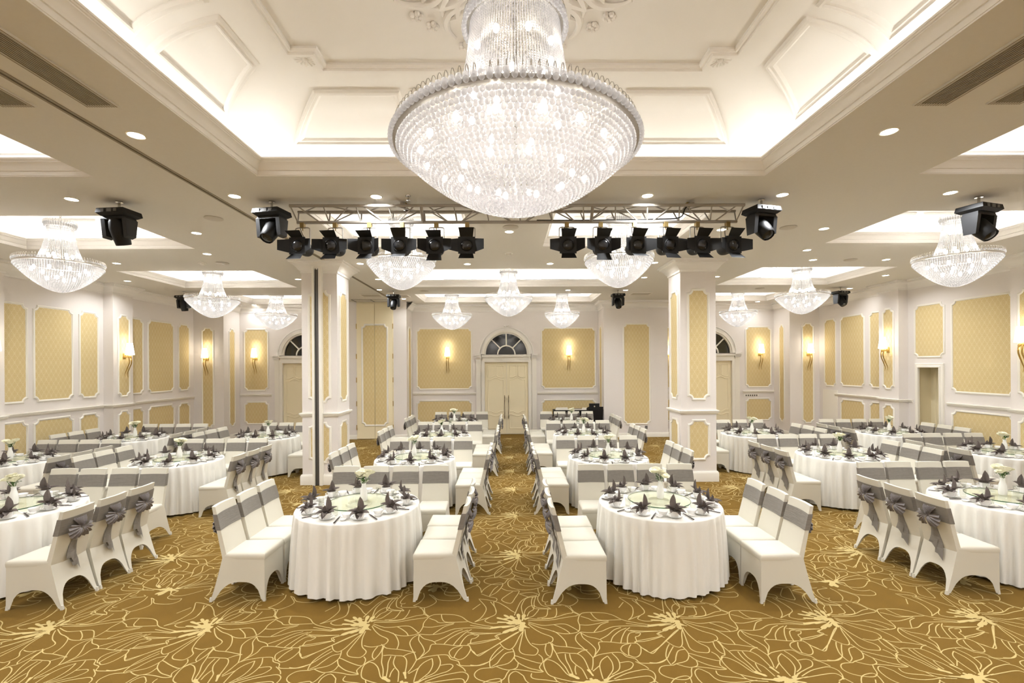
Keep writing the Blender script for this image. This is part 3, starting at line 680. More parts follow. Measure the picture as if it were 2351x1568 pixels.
        q = ring_rect(x0, x1, y0, y1, inset+.1); mb = MB(); path_sweep(mb, [(p[0], p[1], zt) for p in q], [(0, 0, -1)]*4, [(-.03, 0), (-.02, .03), (.02, .03), (.03, 0)]); mb.build('ceiling_moulding', 'plaster', ceiling)
    return zt
COF_Z = {c[0]: coffer(*c) for c in COFFERS}
for xa, xb, yy in ((-1.6, -.75, 12.2), (.92, 1.78, 12.2), (1.92, 2.5, 12.2), (-8.05, -7.7, 12.2), (-6.4, -5.7, 12.2), (5.8, 6.6, 12.08)):      # slot diffusers along the far lips
    MB().box(xa, xb, yy-.045, yy-.03, LIP+.001, LIP+.016).build('slot_diffuser', 'gap_black', ceiling, smooth=False)
# plaster medallion above the great chandelier
MX, MY, MZ = .07, 3.02, COF_Z['main']
def medallion():
    mb = MB(); K = 1.1
    def arc(c, r, a0, a1, w0, w1, n=14): mb.tube([(c[0]+r*math.cos(R_(a0+(a1-a0)*k/n)), c[1]+r*math.sin(R_(a0+(a1-a0)*k/n)), MZ-.014) for k in range(n+1)], [w0+(w1-w0)*math.sin(math.pi*k/n) for k in range(n+1)], 6)
    for k in range(40): a = 2*math.pi*k/40; mb.sphere((MX+.42*math.cos(a), MY+.42*math.sin(a), MZ-.01), .024, 6, 4)
    arc((MX, MY), .47, 0, 360, .02, .02, 48); arc((MX, MY), .36, 0, 360, .025, .025, 48)
    for k in range(8):
        a = 360*k/8+22.5; c = (MX+.72*K*math.cos(R_(a)), MY+.72*K*math.sin(R_(a)))
        for s in (-1, 1):                    # paired C scrolls with rolled ends
            arc(c, .23, a+s*25, a+s*200, .014, .036, 18); arc((c[0]+.1*math.cos(R_(a+s*150)), c[1]+.1*math.sin(R_(a+s*150))), .09, a+s*-40, a+s*200, .01, .024)
        for d in (-48, -32, -16, 0, 16, 32, 48):      # acanthus leaves
            b = a+d*.5; mb.tube([(MX+r_*K*math.cos(R_(b+q)), MY+r_*K*math.sin(R_(b+q)), MZ-.016) for r_, q in ((.5, 0), (.6, d*.08), (.7, d*.2), (.77, d*.36))], [.02, .036, .028, .008], 6)
        for d, rr in ((0, .97), (-18, .9), (18, .9)):
            b = R_(a+d); x, y = MX+rr*K*math.cos(b), MY+rr*K*math.sin(b)
            for t in range(5): mb.sphere((x+.034*math.cos(t*1.257), y+.034*math.sin(t*1.257), MZ-.014), .024, 6, 4)
            mb.sphere((x, y, MZ-.026), .018, 6, 4)
    mb.build('ceiling_medallion', 'plaster', ceiling)
medallion()
for c in COFFERS[1:]:
    if c[0] in ('r1a', 'r1b', 'r1c', 'r1d'):
        z = COF_Z[c[0]]; x, y = (c[1]+c[2])/2, (c[3]+c[4])/2; mb = MB()
        for k in range(16): a = 2*math.pi*k/16; mb.tube([(x+r_*math.cos(a), y+r_*math.sin(a), z-.006) for r_ in (.06, .14, .24, .3)], [.01, .025, .035, .01], 6)
        mb.build('ceiling_medallion', 'plaster', ceiling)
# ------------------------------------------------------------------ ceiling fixtures
DOWN = [(-3.26, 4.19), (-5.27, 5.77), (-3.25, 5.68), (-1.56, 5.7), (1.73, 5.68), (3.37, 5.66), (3.41, 4.12), (5.38, 5.6), (-4.72, 7.23), (-3.23, 7.2), (0.06, 7.2), (3.3, 7.12), (4.85, 7.08), (-5.4, 8.56), (-7.63, 9.3), (-8.93, 11.19), (-0.77, 9.47), (-1.58, 8.55), (1.71, 8.52), (0.9, 9.46), (5.45, 8.41), (6.08, 9.2), (7.54, 9.2), (8.87, 10.84), (9.4, 12.7), (-4.86, 11.05), (-3.0, 11.09), (-2.9, 9.4), (3.26, 10.99), (3.0, 9.4), (1.7, 12.79), (3.29, 12.83), (-3.38, 12.6), (-3.1, 14.31), (-8.28, 15.55), (8.27, 15.3), (8.42, 12.75), (4.94, 10.92),
        (-3.2, 2.3), (3.4, 2.2), (-3.2, .2), (3.4, .2), *[(x, y) for y in (-.8, -2.4, -4.0) for x in (-8.9, -3.9, -3.1, 3.2, 4.1, 9.1)], *[(x, .1) for x in (-7, -5.5, -1, 1, 5.5, 7)], *[(x, -5.6) for x in (-7, -5.5, -1, 1, 5.5, 7)], (-8.9, 7.2), (9.0, 7.2), (-8.9, 4.5), (9.0, 4.5)]  # downlights behind the camera are added, unseen, to brighten front faces
trim_me = MB().lathe([(.06, -.003), (.068, -.007), (.076, -.005), (.078, 0)], 24).mesh('trim_ring', 'trim_paint')
lens_me = MB().lathe([(.062, -.004), (.03, -.0065), (.0005, -.007)], 24).mesh('lens', 'lamp_lens')
for (x, y) in DOWN:
    zn = 'partition wing' if x < -3.6 else 'switch-panel wing' if x > 4.2 else 'middle bay'
    rw = 'unseen, added behind the great coffer' if y < .5 else 'beside the great coffer' if y < 5 else 'near the truss' if y < 6.4 else 'over row three from doors' if y < 9 else 'over row two from doors' if y < 12.4 else 'nearest the doors'
    e = empty('downlight', (x, y, ZC), label='round recessed downlight in %s soffit, %s' % (zn, rw), cat='downlight', group='recessed downlights')
    place('trim_ring', trim_me, e); place('lens', lens_me, e)
    near_wall = y > 15 or abs(x-.1) > 9.1 or (abs(abs(x-.08)-3.72) < .95 and 8.9 < y < 10.2) or (y > 14.2 and abs(abs(x)-3.1) < .4)
    light('AREA', 'downlight_lamp', (0, 0, -.02), P_DOWN*(.3 if near_wall else 1), WARM, size=.115, spread=R_(150), parent=e)
spk = MB().lathe([(.115, 0), (.12, -.006), (.11, -.011), (.0005, -.012)], 28).mesh('ceiling_speaker', 'grille_grey')
for (x, y) in [(-4.02, 6.52), (0.89, 5.69), (0.08, 6.96), (4.26, 7.01), (-5.57, 9.3), (6.83, 9.2), (6.89, 12.63), (-2.22, 12.84)]:
    tag(place('ceiling_speaker', spk, None, (x, y, ZC)), 'round flat grey loudspeaker grille set flush in the ceiling soffit', 'speaker', 'flush ceiling loudspeakers')
for (x, y), lb in (((-1.17, 5.68), 'small chrome sprinkler head on soffit above the lighting truss'), ((0.06, 8.57), 'round white smoke detector with ring on soffit along the aisle'), ((-5.96, 9.3), 'round white smoke detector with ring on soffit of the partition wing')):
    if 'sprinkler' in lb:
        mb = MB(); mb.lathe([(.035, 0), (.033, -.008), (.01, -.012), (.009, -.04)], 14); mb.lathe([(.002, -.05), (.024, -.052), (.024, -.055), (.002, -.056)], 14); tag(mb.build('sprinkler', 'chrome', None, (x, y, ZC)), lb, 'sprinkler')
    else:
        e = empty('smoke_detector', (x, y, ZC), label=lb, cat='smoke detector'); MB().lathe([(.075, 0), (.075, -.012), (.05, -.014), (.05, -.006)], 24).build('base', 'plaster', e); MB().lathe([(.045, -.005), (.045, -.03), (.03, -.038), (.0005, -.04)], 20).build('sensor', 'plaster', e)
for (x, y, sx, sy, lb) in ((-3.88, 13.59, .28, .2, 'square air grille in soffit near folding doors, side away from the aisle'), (3.9, 13.5, .28, .2, 'square air grille in soffit near tall damask panel, side away from aisle'), (-2.95, 13.72, .12, .2, 'narrow air grille in soffit near folding doors, aisle side'), (3.3, 13.4, .12, .2, 'narrow air grille in soffit near tall damask panel, aisle side')):
    e = empty('air_grille', (x, y, ZC), label=lb, cat='air vent'); mb = MB(); q = [(-sx, -sy), (-sx, sy), (sx, sy), (sx, -sy)]; path_sweep(mb, [(p[0], p[1], 0) for p in q], [(0, 0, -1)]*4, [(-.02, 0), (-.02, .01), (.02, .01), (.02, 0)]); mb.build('frame', 'plaster', e)
    for k in range(8): yy = -sy+.03+(2*sy-.06)*k/7; MB().hexa([(-sx, yy-.012, -.004), (sx, yy-.012, -.004), (sx, yy-.008, -.002), (-sx, yy-.008, -.002), (-sx, yy+.008, -.012), (sx, yy+.008, -.012), (sx, yy+.012, -.01), (-sx, yy+.012, -.01)]).build('slat', 'grille_grey', e, smooth=False)
    MB().quad((-sx, -sy, -.001), (sx, -sy, -.001), (sx, sy, -.001), (-sx, sy, -.001)).build('backing', 'slat_grey', e, smooth=False)
def long_vent(x0, x1, y0, y1, lb):
    e = empty('linear_vent', ((x0+x1)/2, (y0+y1)/2, ZC), label=lb, cat='air vent', group=None); sx, sy = (x1-x0)/2, (y1-y0)/2
    q = [(-sx, -sy), (-sx, sy), (sx, sy), (sx, -sy)]; mb = MB(); path_sweep(mb, [(p[0], p[1], 0) for p in q], [(0, 0, -1)]*4, [(-.028, 0), (-.028, .012), (.004, .012), (.004, 0)]); mb.build('frame', 'ceiling_paint', e)
    MB().quad((-sx, -sy, -.001), (sx, -sy, -.001), (sx, sy, -.001), (-sx, sy, -.001)).build('backing', 'gap_black', e, smooth=False)
    n = 13
    for k in range(n): x = -sx+.012+(2*sx-.024)*k/(n-1); MB().box(x-.0055, x+.0055, -sy, sy, -.013, -.004).build('slat', 'slat_grey', e, smooth=False)
long_vent(-3.28, -3.03, 2.86, 3.72, 'long dark slatted air vent between partition slot and great coffer')
long_vent(-3.93, -3.67, 2.4, 3.72, 'long dark slatted air vent on the far side of partition slot')
long_vent(3.25, 3.52, 2.4, 3.69, 'long dark slatted air vent beside the great coffer, switch-panel side')
long_vent(3.82, 4.09, 2.4, 3.67, 'long dark slatted air vent beside the side coffer, switch-panel side')

# ------------------------------------------------------------------ chandeliers
def strands(mb, n, rad, z0, z1, bead, rb, sides=5):
    m = int((z1-z0)/bead)
    for k in range(n):
        a = 2*math.pi*(k+.5)/n; pts, rr = [], []
        for i in range(2*m+1):
            t = i/(2*m); r = rad(t); z = z0+(z1-z0)*t; pts.append((r*math.cos(a), r*math.sin(a), z)); rr.append(rb if i % 2 else rb*.35)
        mb.tube(pts, rr, sides, cap=False)
def loops(mb, n, r, z, h, w, rb):
    for k in range(n):
        a = 2*math.pi*k/n; ca, sa = math.cos(a), math.sin(a)
        pts = [((r+w*math.cos(t))*ca, (r+w*math.cos(t))*sa, z+h*math.sin(t)) for t in [math.pi*q/6 for q in range(7)]]
        mb.tube(pts, rb, 4, cap=False)
def chain(mb, z0, z1, s=.035):
    n = max(2, int((z1-z0)/(s*1.5))); 
    for k in range(n):
        z = z0+(z1-z0)*(k+.5)/n; ax = k % 2; pts = []
        for q in range(11): t = 2*math.pi*q/10; pts.append((math.cos(t)*s*.55 if ax else 0, 0 if ax else math.cos(t)*s*.55, z+math.sin(t)*s))
        mb.tube(pts, .005, 5, cap=False)
def great_chandelier():
    r, d, top, ztop = .758, .385, .285, .80
    e = empty('crystal_chandelier', (MX, MY, 3.695), label='great crystal chandelier with deep bead bowl hanging in the largest coffer', cat='chandelier')
    bead_r = .0158; rows = []; rho = r-.02
    prof = lambda q: -d*(1-(q/r)**1.9) - .012
    arc = 0; q = rho; last = (q, prof(q)); rows.append(last)
    while q > .012:
        q -= .001
        p = (q, prof(q)); 
        if math.hypot(p[0]-last[0], p[1]-last[1]) >= bead_r*1.86: rows.append(p); last = p
    beads = []
    for i, (q, z) in enumerate(rows):
        n = max(1, int(2*math.pi*q/(bead_r*2.06)))
        for k in range(n):
            a = 2*math.pi*(k+.5*(i % 2))/n; beads.append((q*math.cos(a), q*math.sin(a), z))
    camv = Vector((-MX, -MY, CAM_H-3.695))
    beads.sort(key=lambda b: (Vector(b)-camv).length)
    bm_ = MB().sphere((0, 0, 0), bead_r, 12, 8).mesh('crystal_bead', 'crystal', angle=180)
    for b in beads[:300]: place('crystal_bead', bm_, e, b)
    one = MB().sphere((0, 0, 0), bead_r, 10, 6); V0, F0 = np.array(one.v), one.f; mb = MB()
    for b in beads[300:]: mb.add((V0+b).tolist(), F0)
    stuff(mb.build('crystal_bowl', 'crystal', e, angle=180))
    mb = MB()
    for n, R0, z in ((118, r+.004, .034), (56, .318, ztop+.01)):
        for k in range(n): a = 2*math.pi*k/n; mb.sphere((R0*math.cos(a), R0*math.sin(a), z), .019, 8, 6)
    for n, R0, z in ((122, r+.024, .0), (60, .328, ztop-.035)):
        for k in range(n): a = 2*math.pi*k/n; mb.sphere((R0*math.cos(a), R0*math.sin(a), z), .0175, 8, 6)
    stuff(mb.build('crown_beads', 'crystal', e, angle=180))
    mb = MB(); loops(mb, 118, r-.01, .045, .05, .02, .0022); loops(mb, 56, .31, ztop+.02, .045, .02, .0022); stuff(mb.build('wire_hooks', 'chrome', e))
    MB().lathe([(r-.03, .012), (r+.012, .012), (r+.012, -.012), (r-.03, -.012), (r-.03, .012)], 72).build('rim_ring', 'alu', e)
    MB().lathe([(.27, ztop+.01), (.31, ztop+.01), (.31, ztop-.02), (.27, ztop-.02), (.27, ztop+.01)], 48).build('top_ring', 'alu', e)
    mb = MB(); rad = lambda t: .285+(.43-.285)*(1-t)**1.5; strands(mb, 120, rad, .01, ztop, .0165, .0078); stuff(mb.build('crystal_strands', 'crystal_strand', e, angle=180))
    mb = MB()
    for k in range(8): a = 2*math.pi*k/8; mb.tube([(  .42*math.cos(a), .42*math.sin(a), .01), (r*math.cos(a), r*math.sin(a), 0)], .006, 5)
    mb.tube([(0, 0, -.3), (0, 0, ztop+.05)], .012, 6); mb.build('frame_spokes', 'chrome', e)
    mb = MB(); chain(mb, ztop+.03, MZ-3.695-.02); mb.build('chain', 'chrome', e)
    MB().lathe([(.09, MZ-3.695-.002), (.085, MZ-3.695-.02), (.04, MZ-3.695-.04), (.012, MZ-3.695-.05)], 24).build('ceiling_canopy', 'brass', e)
    bme = MB().sphere((0, 0, 0), .02, 8, 6, (1, 1, 1.3)).mesh('bulb', 'bulb')
    for n, R0, z, o in ((8, .25, .62, .3), (8, .27, .36, .7), (6, .28, .17, .1), (16, .6, -.06, .2), (10, .36, -.17, .5)):
        for k in range(n): a = 2*math.pi*k/n+o; place('bulb', bme, e, (R0*math.cos(a), R0*math.sin(a), z))
    light('POINT', 'bowl_lamp', (0, 0, -.08), P_CHAND_MAIN, SOFT, radius=.18, parent=e); light('POINT', 'neck_lamp', (0, 0, .42), P_CHAND_MAIN*.6, SOFT, radius=.12, parent=e)
great_chandelier()
# meshes shared by the smaller chandeliers, built at rim radius 1 and drop .58
def small_meshes():
    M = {}; mb = MB(); d = .56; br = .03; rows = []; q = .97; prof = lambda q: -d*(1-q**1.75)-.02; last = (q, prof(q)); rows.append(last)
    while q > .03:
        q -= .002; p = (q, prof(q))
        if math.hypot(p[0]-last[0], p[1]-last[1]) >= br*1.7: rows.append(p); last = p
    for i, (q, z) in enumerate(rows):
        n = max(1, int(2*math.pi*q/(br*1.9)))
        for k in range(n): a = 2*math.pi*(k+.5*(i % 2))/n; mb.sphere((q*math.cos(a), q*math.sin(a), z), br, 6, 4)
    M['crystal_bowl'] = mb.mesh('crystal_bowl', 'crystal_far', angle=180)
    mb = MB()
    for n, R0, z in ((84, 1.0, .045), (40, .36, .885), (40, .34, .84)):
        for k in range(n): a = 2*math.pi*k/n; mb.sphere((R0*math.cos(a), R0*math.sin(a), z), .026, 6, 4)
    M['crown_beads'] = mb.mesh('crown_beads', 'crystal_far', angle=180)
    mb = MB(); loops(mb, 84, .985, .06, .06, .03, .004); loops(mb, 34, .35, .9, .06, .03, .005); M['wire_hooks'] = mb.mesh('wire_hooks', 'bright_metal')
    M['rim_ring'] = MB().lathe([(.96, .012), (1.0, .012), (1.0, -.012), (.96, -.012), (.96, .012)], 48).mesh('rim_ring', 'bright_metal')
    M['top_ring'] = MB().lathe([(.28, .88), (.35, .88), (.35, .83), (.28, .83), (.28, .88)], 32).mesh('top_ring', 'bright_metal')
    mb = MB(); strands(mb, 64, lambda t: .29+.28*(1-t)**1.9, .0, .85, .04, .015, 4); M['crystal_strands'] = mb.mesh('crystal_strands', 'crystal_far_strand', angle=180)
    return M
SM = small_meshes(); sbulb = MB().sphere((0, 0, 0), .04, 8, 6, (1, 1, 1.2)).mesh('bulb', 'bulb')
def small_chandelier(x, y, zr, r, cof, lb):
    e = empty('crystal_chandelier', (x, y, zr), label=lb, cat='chandelier', group='smaller crystal chandeliers', scale=(r, r, .70))
    for k, me in SM.items():
        o = place(k, me, e)
        if k in ('crystal_bowl', 'crown_beads', 'wire_hooks', 'crystal_strands'): stuff(o)
    zt = (COF_Z[cof]-zr)/.70
    mb = MB(); chain(mb, .88, zt-.02, .05); mb.tube([(0, 0, -.4), (0, 0, .9)], .012, 5); mb.build('chain', 'chrome', e)
    MB().lathe([(.12, zt-.002), (.11, zt-.03), (.03, zt-.07)], 20).build('ceiling_canopy', 'brass', e)
    for n, R0, z, o in ((5, .18, .62, .3), (6, .26, .2, .7), (9, .62, -.12, .2), (4, .3, -.3, .5)):
        for k in range(n): a = 2*math.pi*k/n+o; place('bulb', sbulb, e, (R0*math.cos(a), R0*math.sin(a), z))
    light('POINT', 'chandelier_lamp', (0, 0, .12), P_CHAND*1.3, SOFT, radius=.14, parent=e)
for a in ((-6.84, 7.3, 3.89, .525, 'r1a', 'crystal chandelier in partition wing coffer, third row from the doors'), (6.9, 7.1, 3.89, .525, 'r1d', 'crystal chandelier in switch-panel wing coffer, third row from the doors'),
          (-1.6, 7.23, 3.9, .515, 'r1b', 'crystal chandelier behind lighting truss, partition side of the aisle'), (1.75, 7.23, 3.92, .52, 'r1c', 'crystal chandelier behind lighting truss, keyboard side of the aisle'),
          (-6.87, 11.1, 3.89, .56, 'r2a', 'crystal chandelier in partition wing coffer, second row from the doors'), (.07, 11.1, 3.89, .56, 'r2b', 'single crystal chandelier centred over the aisle in front of double doors'),
          (7.0, 11.0, 3.9, .56, 'r2c', 'crystal chandelier in switch-panel wing coffer, second row from the doors'), (-7.0, 14.4, 3.87, .58, 'r3a', 'crystal chandelier before arched door of the partition wing'),
          (-1.64, 14.3, 3.83, .59, 'r3b', 'crystal chandelier near double doors, partition side of the aisle'), (1.72, 14.3, 3.85, .52, 'r3b', 'crystal chandelier near double doors, keyboard side of the aisle'),
          (7.1, 14.25, 3.87, .53, 'r3c', 'crystal chandelier before arched door of the switch-panel wing')): small_chandelier(*a)

# ------------------------------------------------------------------ wall sconces
def curve(pts, n=14):
    P = [Vector(p) for p in pts]; out = []
    for i in range(len(P)-1):
        p0, p1, p2, p3 = P[max(i-1, 0)], P[i], P[i+1], P[min(i+2, len(P)-1)]
        for k in range(n//(len(P)-1)):
            t = k/(n//(len(P)-1)); out.append(.5*((2*p1)+(p2-p0)*t+(2*p0-5*p1+4*p2-p3)*t*t+(3*p1-p0-3*p2+p3)*t**3))
    return out+[P[-1]]
# local: wall at y=0, room toward -y
SCO = {}
SCO['backplate'] = MB().box(-.035, .035, -.025, 0, -.075, .07).mesh('backplate', 'brass', False)
SCO['arm'] = MB().box(-.05, .05, -.16, -.02, -.035, -.005).lathe([(.03, -.04), (.035, .0), (.02, .03)], 12, (0, -.15, 0)).mesh('arm', 'brass')
SCO['shade'] = MB().lathe([(.098, .035), (.078, .2), (.062, .33), (.058, .33), (.094, .035)], 24, (0, -.15, 0)).lathe([(.062, .33), (.0005, .33)], 24, (0, -.15, 0)).mesh('shade', 'shade')
horns = []
for s in (-1, 1):
    c = curve([(s*.03, -.15, -.01), (s*.032, -.165, -.16), (s*.034, -.10, -.33), (s*.036, -.055, -.45), (s*.036, -.075, -.53)], 16); k = len(c)-1
    horns.append(MB().tube(c, [.017-.014*(i/k)**1.2 for i in range(k+1)], 8).mesh('horn', 'brass'))
def sconce(x, y, z, rz, lb):
    e = empty('wall_sconce', (x, y, z), rz, lb, 'wall lamp', 'brass horn wall sconces')
    for k, me in SCO.items(): place(k, me, e)
    for h in horns: place('horn', h, e)
    light('POINT', 'sconce_lamp', (0, -.15, .42), P_SCONCE, LAMP, radius=.05, parent=e); light('POINT', 'sconce_glow', (0, -.15, -.08), P_SCONCE*.5, LAMP, radius=.04, parent=e)
for a in ((-1.96, YB, 2.6, 0, 'lit wall sconce on wide damask panel, partition side of double doors'), (2.11, YB, 2.63, 0, 'lit wall sconce on wide damask panel, keyboard side of double doors'), (-8.37, YB, 2.6, 0, 'lit wall sconce on panel beside arched door of partition wing'), (8.6, YB, 2.65, 0, 'lit wall sconce on panel above the switch panel'), (5.52, YB, 2.62, 0, 'lit wall sconce half hidden behind column without track'),
          (-9.42, YK, 2.58, 0, 'lit wall sconce on tall corner panel of the partition wing'), (9.68, YK, 2.62, 0, 'lit wall sconce on tall corner panel of the switch-panel wing'), (PXL, 11.93, 2.6, R_(90), 'lit wall sconce on far side-wall pilaster of the partition wing'), (PXL, 8.8, 2.6, R_(90), 'lit wall sconce on near side-wall pilaster of the partition wing'), (PXR, 11.91, 2.65, R_(-90), 'lit wall sconce on pilaster beside the recessed door'), (PXR, 8.68, 2.65, R_(-90), 'lit wall sconce on pilaster beyond the widest side-wall panel')): sconce(*a)

# ------------------------------------------------------------------ lighting truss and stage lights
YT, YR_, YBt, ZT, ZB = 5.82, 6.06, 5.94, 4.29, 4.12; X0, X1 = -2.66, 2.99
truss = empty('lighting_truss', ((X0+X1)/2, YBt, ZB), label='grey aluminium triangular lighting truss hung under the soffit', cat='truss')
ox, oy, oz = (X0+X1)/2, YBt, ZB
def tb(name, a, b, r, m='alu', n=8): return MB().tube([(a[0]-ox, a[1]-oy, a[2]-oz), (b[0]-ox, b[1]-oy, b[2]-oz)], r, n).build(name, m, truss)
tb('chord', (X0, YT, ZT), (X1, YT, ZT), .02); tb('chord', (X0, YR_, ZT), (X1, YR_, ZT), .02); tb('chord', (X0+.04, YBt, ZB), (X1-.04, YBt, ZB), .02)
nb = 14; st = (X1-X0-.02)/nb
for k in range(nb+1):
    x = X0+.01+st*k
    for y in (YT, YR_): tb('brace', (x, y, ZT), (min(max(x+.03, X0+.05), X1-.05), YBt, ZB), .0085, n=6)
    if k < nb:
        for y in (YT, YR_):
            a, b = (x+st*.2, x+st*.8) if k % 2 == 0 else (x+st*.8, x+st*.2)
            tb('brace', (a, y, ZT), (b, YBt, ZB), .0085, n=6)
        a, b = (x+st*.15, x+st*.85) if k % 2 else (x+st*.85, x+st*.15)
        tb('brace', (a, YT, ZT), (b, YR_, ZT), .0075, n=6)
for x in (X0+1.62, X0+3.75): tb('joint_post', (x, YT, ZT), (x, YBt, ZB), .02)
for x in (-1.27, 2.33):
    h = tb('hanger', (x, YBt, ZT-.02), (x, YBt, ZC), .012, 'chrome'); MB().box(x-.03-ox, x+.03-ox, YBt-.03-oy, YBt+.03-oy, ZC-.02-oz, ZC-oz).build('hanger_plate', 'clamp_brass', truss, smooth=False); MB().box(x-.028-ox, x+.028-ox, YT-oy, YR_-oy, ZT+.02-oz, ZT+.04-oz).build('hanger_bar', 'alu', truss, smooth=False)
cab = MB(); c = curve([(2.33, 5.9, 4.34), (2.25, 5.85, 4.25), (2.2, 5.9, 4.16), (1.9, 5.93, 4.15), (1.2, 5.95, 4.145), (.4, 5.95, 4.145)], 20); cab.tube([(p.x-ox, p.y-oy, p.z-oz) for p in c], .008, 5); cab.build('power_cable', 'black_paint', truss)
SL = {}
SL['clamp'] = MB().box(-.022, .022, -.022, .022, -.045, .012).tube([(0, 0, -.03), (0, 0, -.075)], .006, 6).mesh('clamp', 'clamp_brass')
SL['yoke'] = MB().tube(curve([(-.085, 0, -.27), (-.085, 0, -.075), (-.078, 0, -.05), (-.05, 0, -.043), (.05, 0, -.043), (.078, 0, -.05), (.085, 0, -.075), (.085, 0, -.27)], 28), .0065, 6).mesh('yoke', 'alu')
mb = MB(); mb.lathe([(.0005, .0), (.05, .0), (.07, .02), (.078, .06), (.078, .2), (.084, .205), (.084, .225), (.074, .225), (.07, .2)], 24)
mb.v = [(x, -z+.13, y-.27) for x, y, z in mb.v]; SL['body'] = mb.mesh('body', 'black_paint')
mb = MB(); mb.box(-.093, .093, -.115, -.1, -.363, -.177); SL['barn_frame'] = mb.mesh('barn_frame', 'black_gloss', False)
mb = MB(); mb.lathe([(.062, .0), (.05, .012), (.025, .02), (.0005, .022)], 24); mb.v = [(x, -z-.116, y-.27) for x, y, z in mb.v]; SL['lens'] = mb.mesh('lens', 'lens_glass')
mb = MB(); mb.tube([(.066*math.cos(2*math.pi*k/24), -.117, -.27+.066*math.sin(2*math.pi*k/24)) for k in range(25)], .006, 6); SL['lens_ring'] = mb.mesh('lens_ring', 'black_gloss')
mb = MB(); mb.tube(curve([(-.03, .0, -.045), (-.02, .02, -.1), (.0, .04, -.15), (.01, .06, -.2)], 9), .004, 5); SL['safety_cable'] = mb.mesh('safety_cable', 'black_paint')
def flap(kind, op):
    th = .004; a = R_(op)
    if kind in 'lr':
        s = -1 if kind == 'l' else 1; L = .115; p = [(s*.093, -.115, -.345), (s*.093, -.115, -.195), (s*(.093+L*math.sin(a)), -.115-L*math.cos(a), -.215), (s*(.093+L*math.sin(a)), -.115-L*math.cos(a), -.325)]
        q = [(x+s*.003, y-.002, z) for x, y, z in p]
    else:
        s = 1 if kind == 't' else -1; L = .1; p = [(-.07, -.115, -.27+s*.093), (.07, -.115, -.27+s*.093), (.085, -.115-L*math.cos(a), -.27+s*(.093+L*math.sin(a))), (-.085, -.115-L*math.cos(a), -.27+s*(.093+L*math.sin(a)))]
        q = [(x, y-.002, z+s*.003) for x, y, z in p]
    return MB().hexa(p+q).mesh('barn_door', 'black_gloss', False)
FL = {(k, o): flap(k, o) for k in 'lrtb' for o in (28, 42, 58, 72)}
ordn = ['first', 'second', 'third', 'fourth', 'fifth', 'sixth']
for i, (px, tw) in enumerate([(-2.55, -10), (-2.14, -8), (-1.71, -6), (-1.3, -6), (-.87, -3), (-.48, 0), (.78, 0), (1.21, 3), (1.64, 8), (2.04, 10), (2.44, 10), (2.83, 12)]):
    side = 'partition' if i < 6 else 'keyboard'; nth = ordn[i] if i < 6 else ordn[11-i]
    e = empty('stage_light', (px, YBt, ZB-.02), R_(tw*.8), 'black barn-door stage light, %s from the %s end of lighting truss' % (nth, side), 'stage light', 'barn door lights on the truss', scale=1.12)
    for k, me in SL.items(): place(k, me, e)
    rr = random.Random(i)
    for k in 'lrtb': place('barn_door', FL[(k, rr.choice((42, 58, 72) if k in 'lr' else (28, 42, 58)))], e)
# moving head lights
MH = {}
MH['hanger'] = MB().tube([(0, 0, 0), (0, 0, -.1)], .014, 8).box(-.035, .035, -.035, .035, -.115, -.085).lathe([(.04, 0), (.04, -.012)], 12, cap1=True).mesh('hanger', 'chrome')
mb = MB(); zt, zb = -.115, -.2
mb.hexa([(-.15, -.1, zb), (.15, -.1, zb), (.15, .1, zb), (-.15, .1, zb), (-.185, -.14, zb+.03), (.185, -.14, zb+.03), (.185, .14, zb+.03), (-.185, .14, zb+.03)]); mb.hexa([(-.185, -.14, zb+.03), (.185, -.14, zb+.03), (.185, .14, zb+.03), (-.185, .14, zb+.03), (-.175, -.13, zt), (.175, -.13, zt), (.175, .13, zt), (-.175, .13, zt)]); MH['base'] = mb.mesh('base', 'black_gloss', False)
mb = MB(); mb.box(-.03, .03, -.142, -.13, zt-.05, zt-.012); mb.box(.06, .1, -.143, -.13, zt-.046, zt-.014); mb.box(-.11, -.07, -.142, -.13, zt-.05, zt-.012); MH['control_panel'] = mb.mesh('control_panel', 'panel_grey', False)
mb = MB(); mb.hexa([(-.165, -.08, -.235), (.165, -.08, -.235), (.165, .08, -.235), (-.165, .08, -.235), (-.15, -.075, -.2), (.15, -.075, -.2), (.15, .075, -.2), (-.15, .075, -.2)])
for s in (-1, 1): a, b = sorted((s*.115, s*.168)); mb.hexa([(a, -.06, -.46), (b, -.06, -.44), (b, .06, -.44), (a, .06, -.46), (a, -.085, -.232), (b, -.085, -.232), (b, .085, -.232), (a, .085, -.232)])
MH['yoke'] = mb.mesh('yoke', 'dark_grey', False)
mb = MB(); mb.lathe([(.0005, .15), (.06, .15), (.085, .11), (.1, .03), (.095, -.06), (.082, -.17), (.076, -.175), (.07, -.16)], 12); MH['head'] = mb.mesh('head', 'black_gloss', angle=50)
mb = MB(); mb.lathe([(.071, -.162), (.04, -.176), (.0005, -.18)], 20); MH['lens'] = mb.mesh('lens', 'lens_glass')
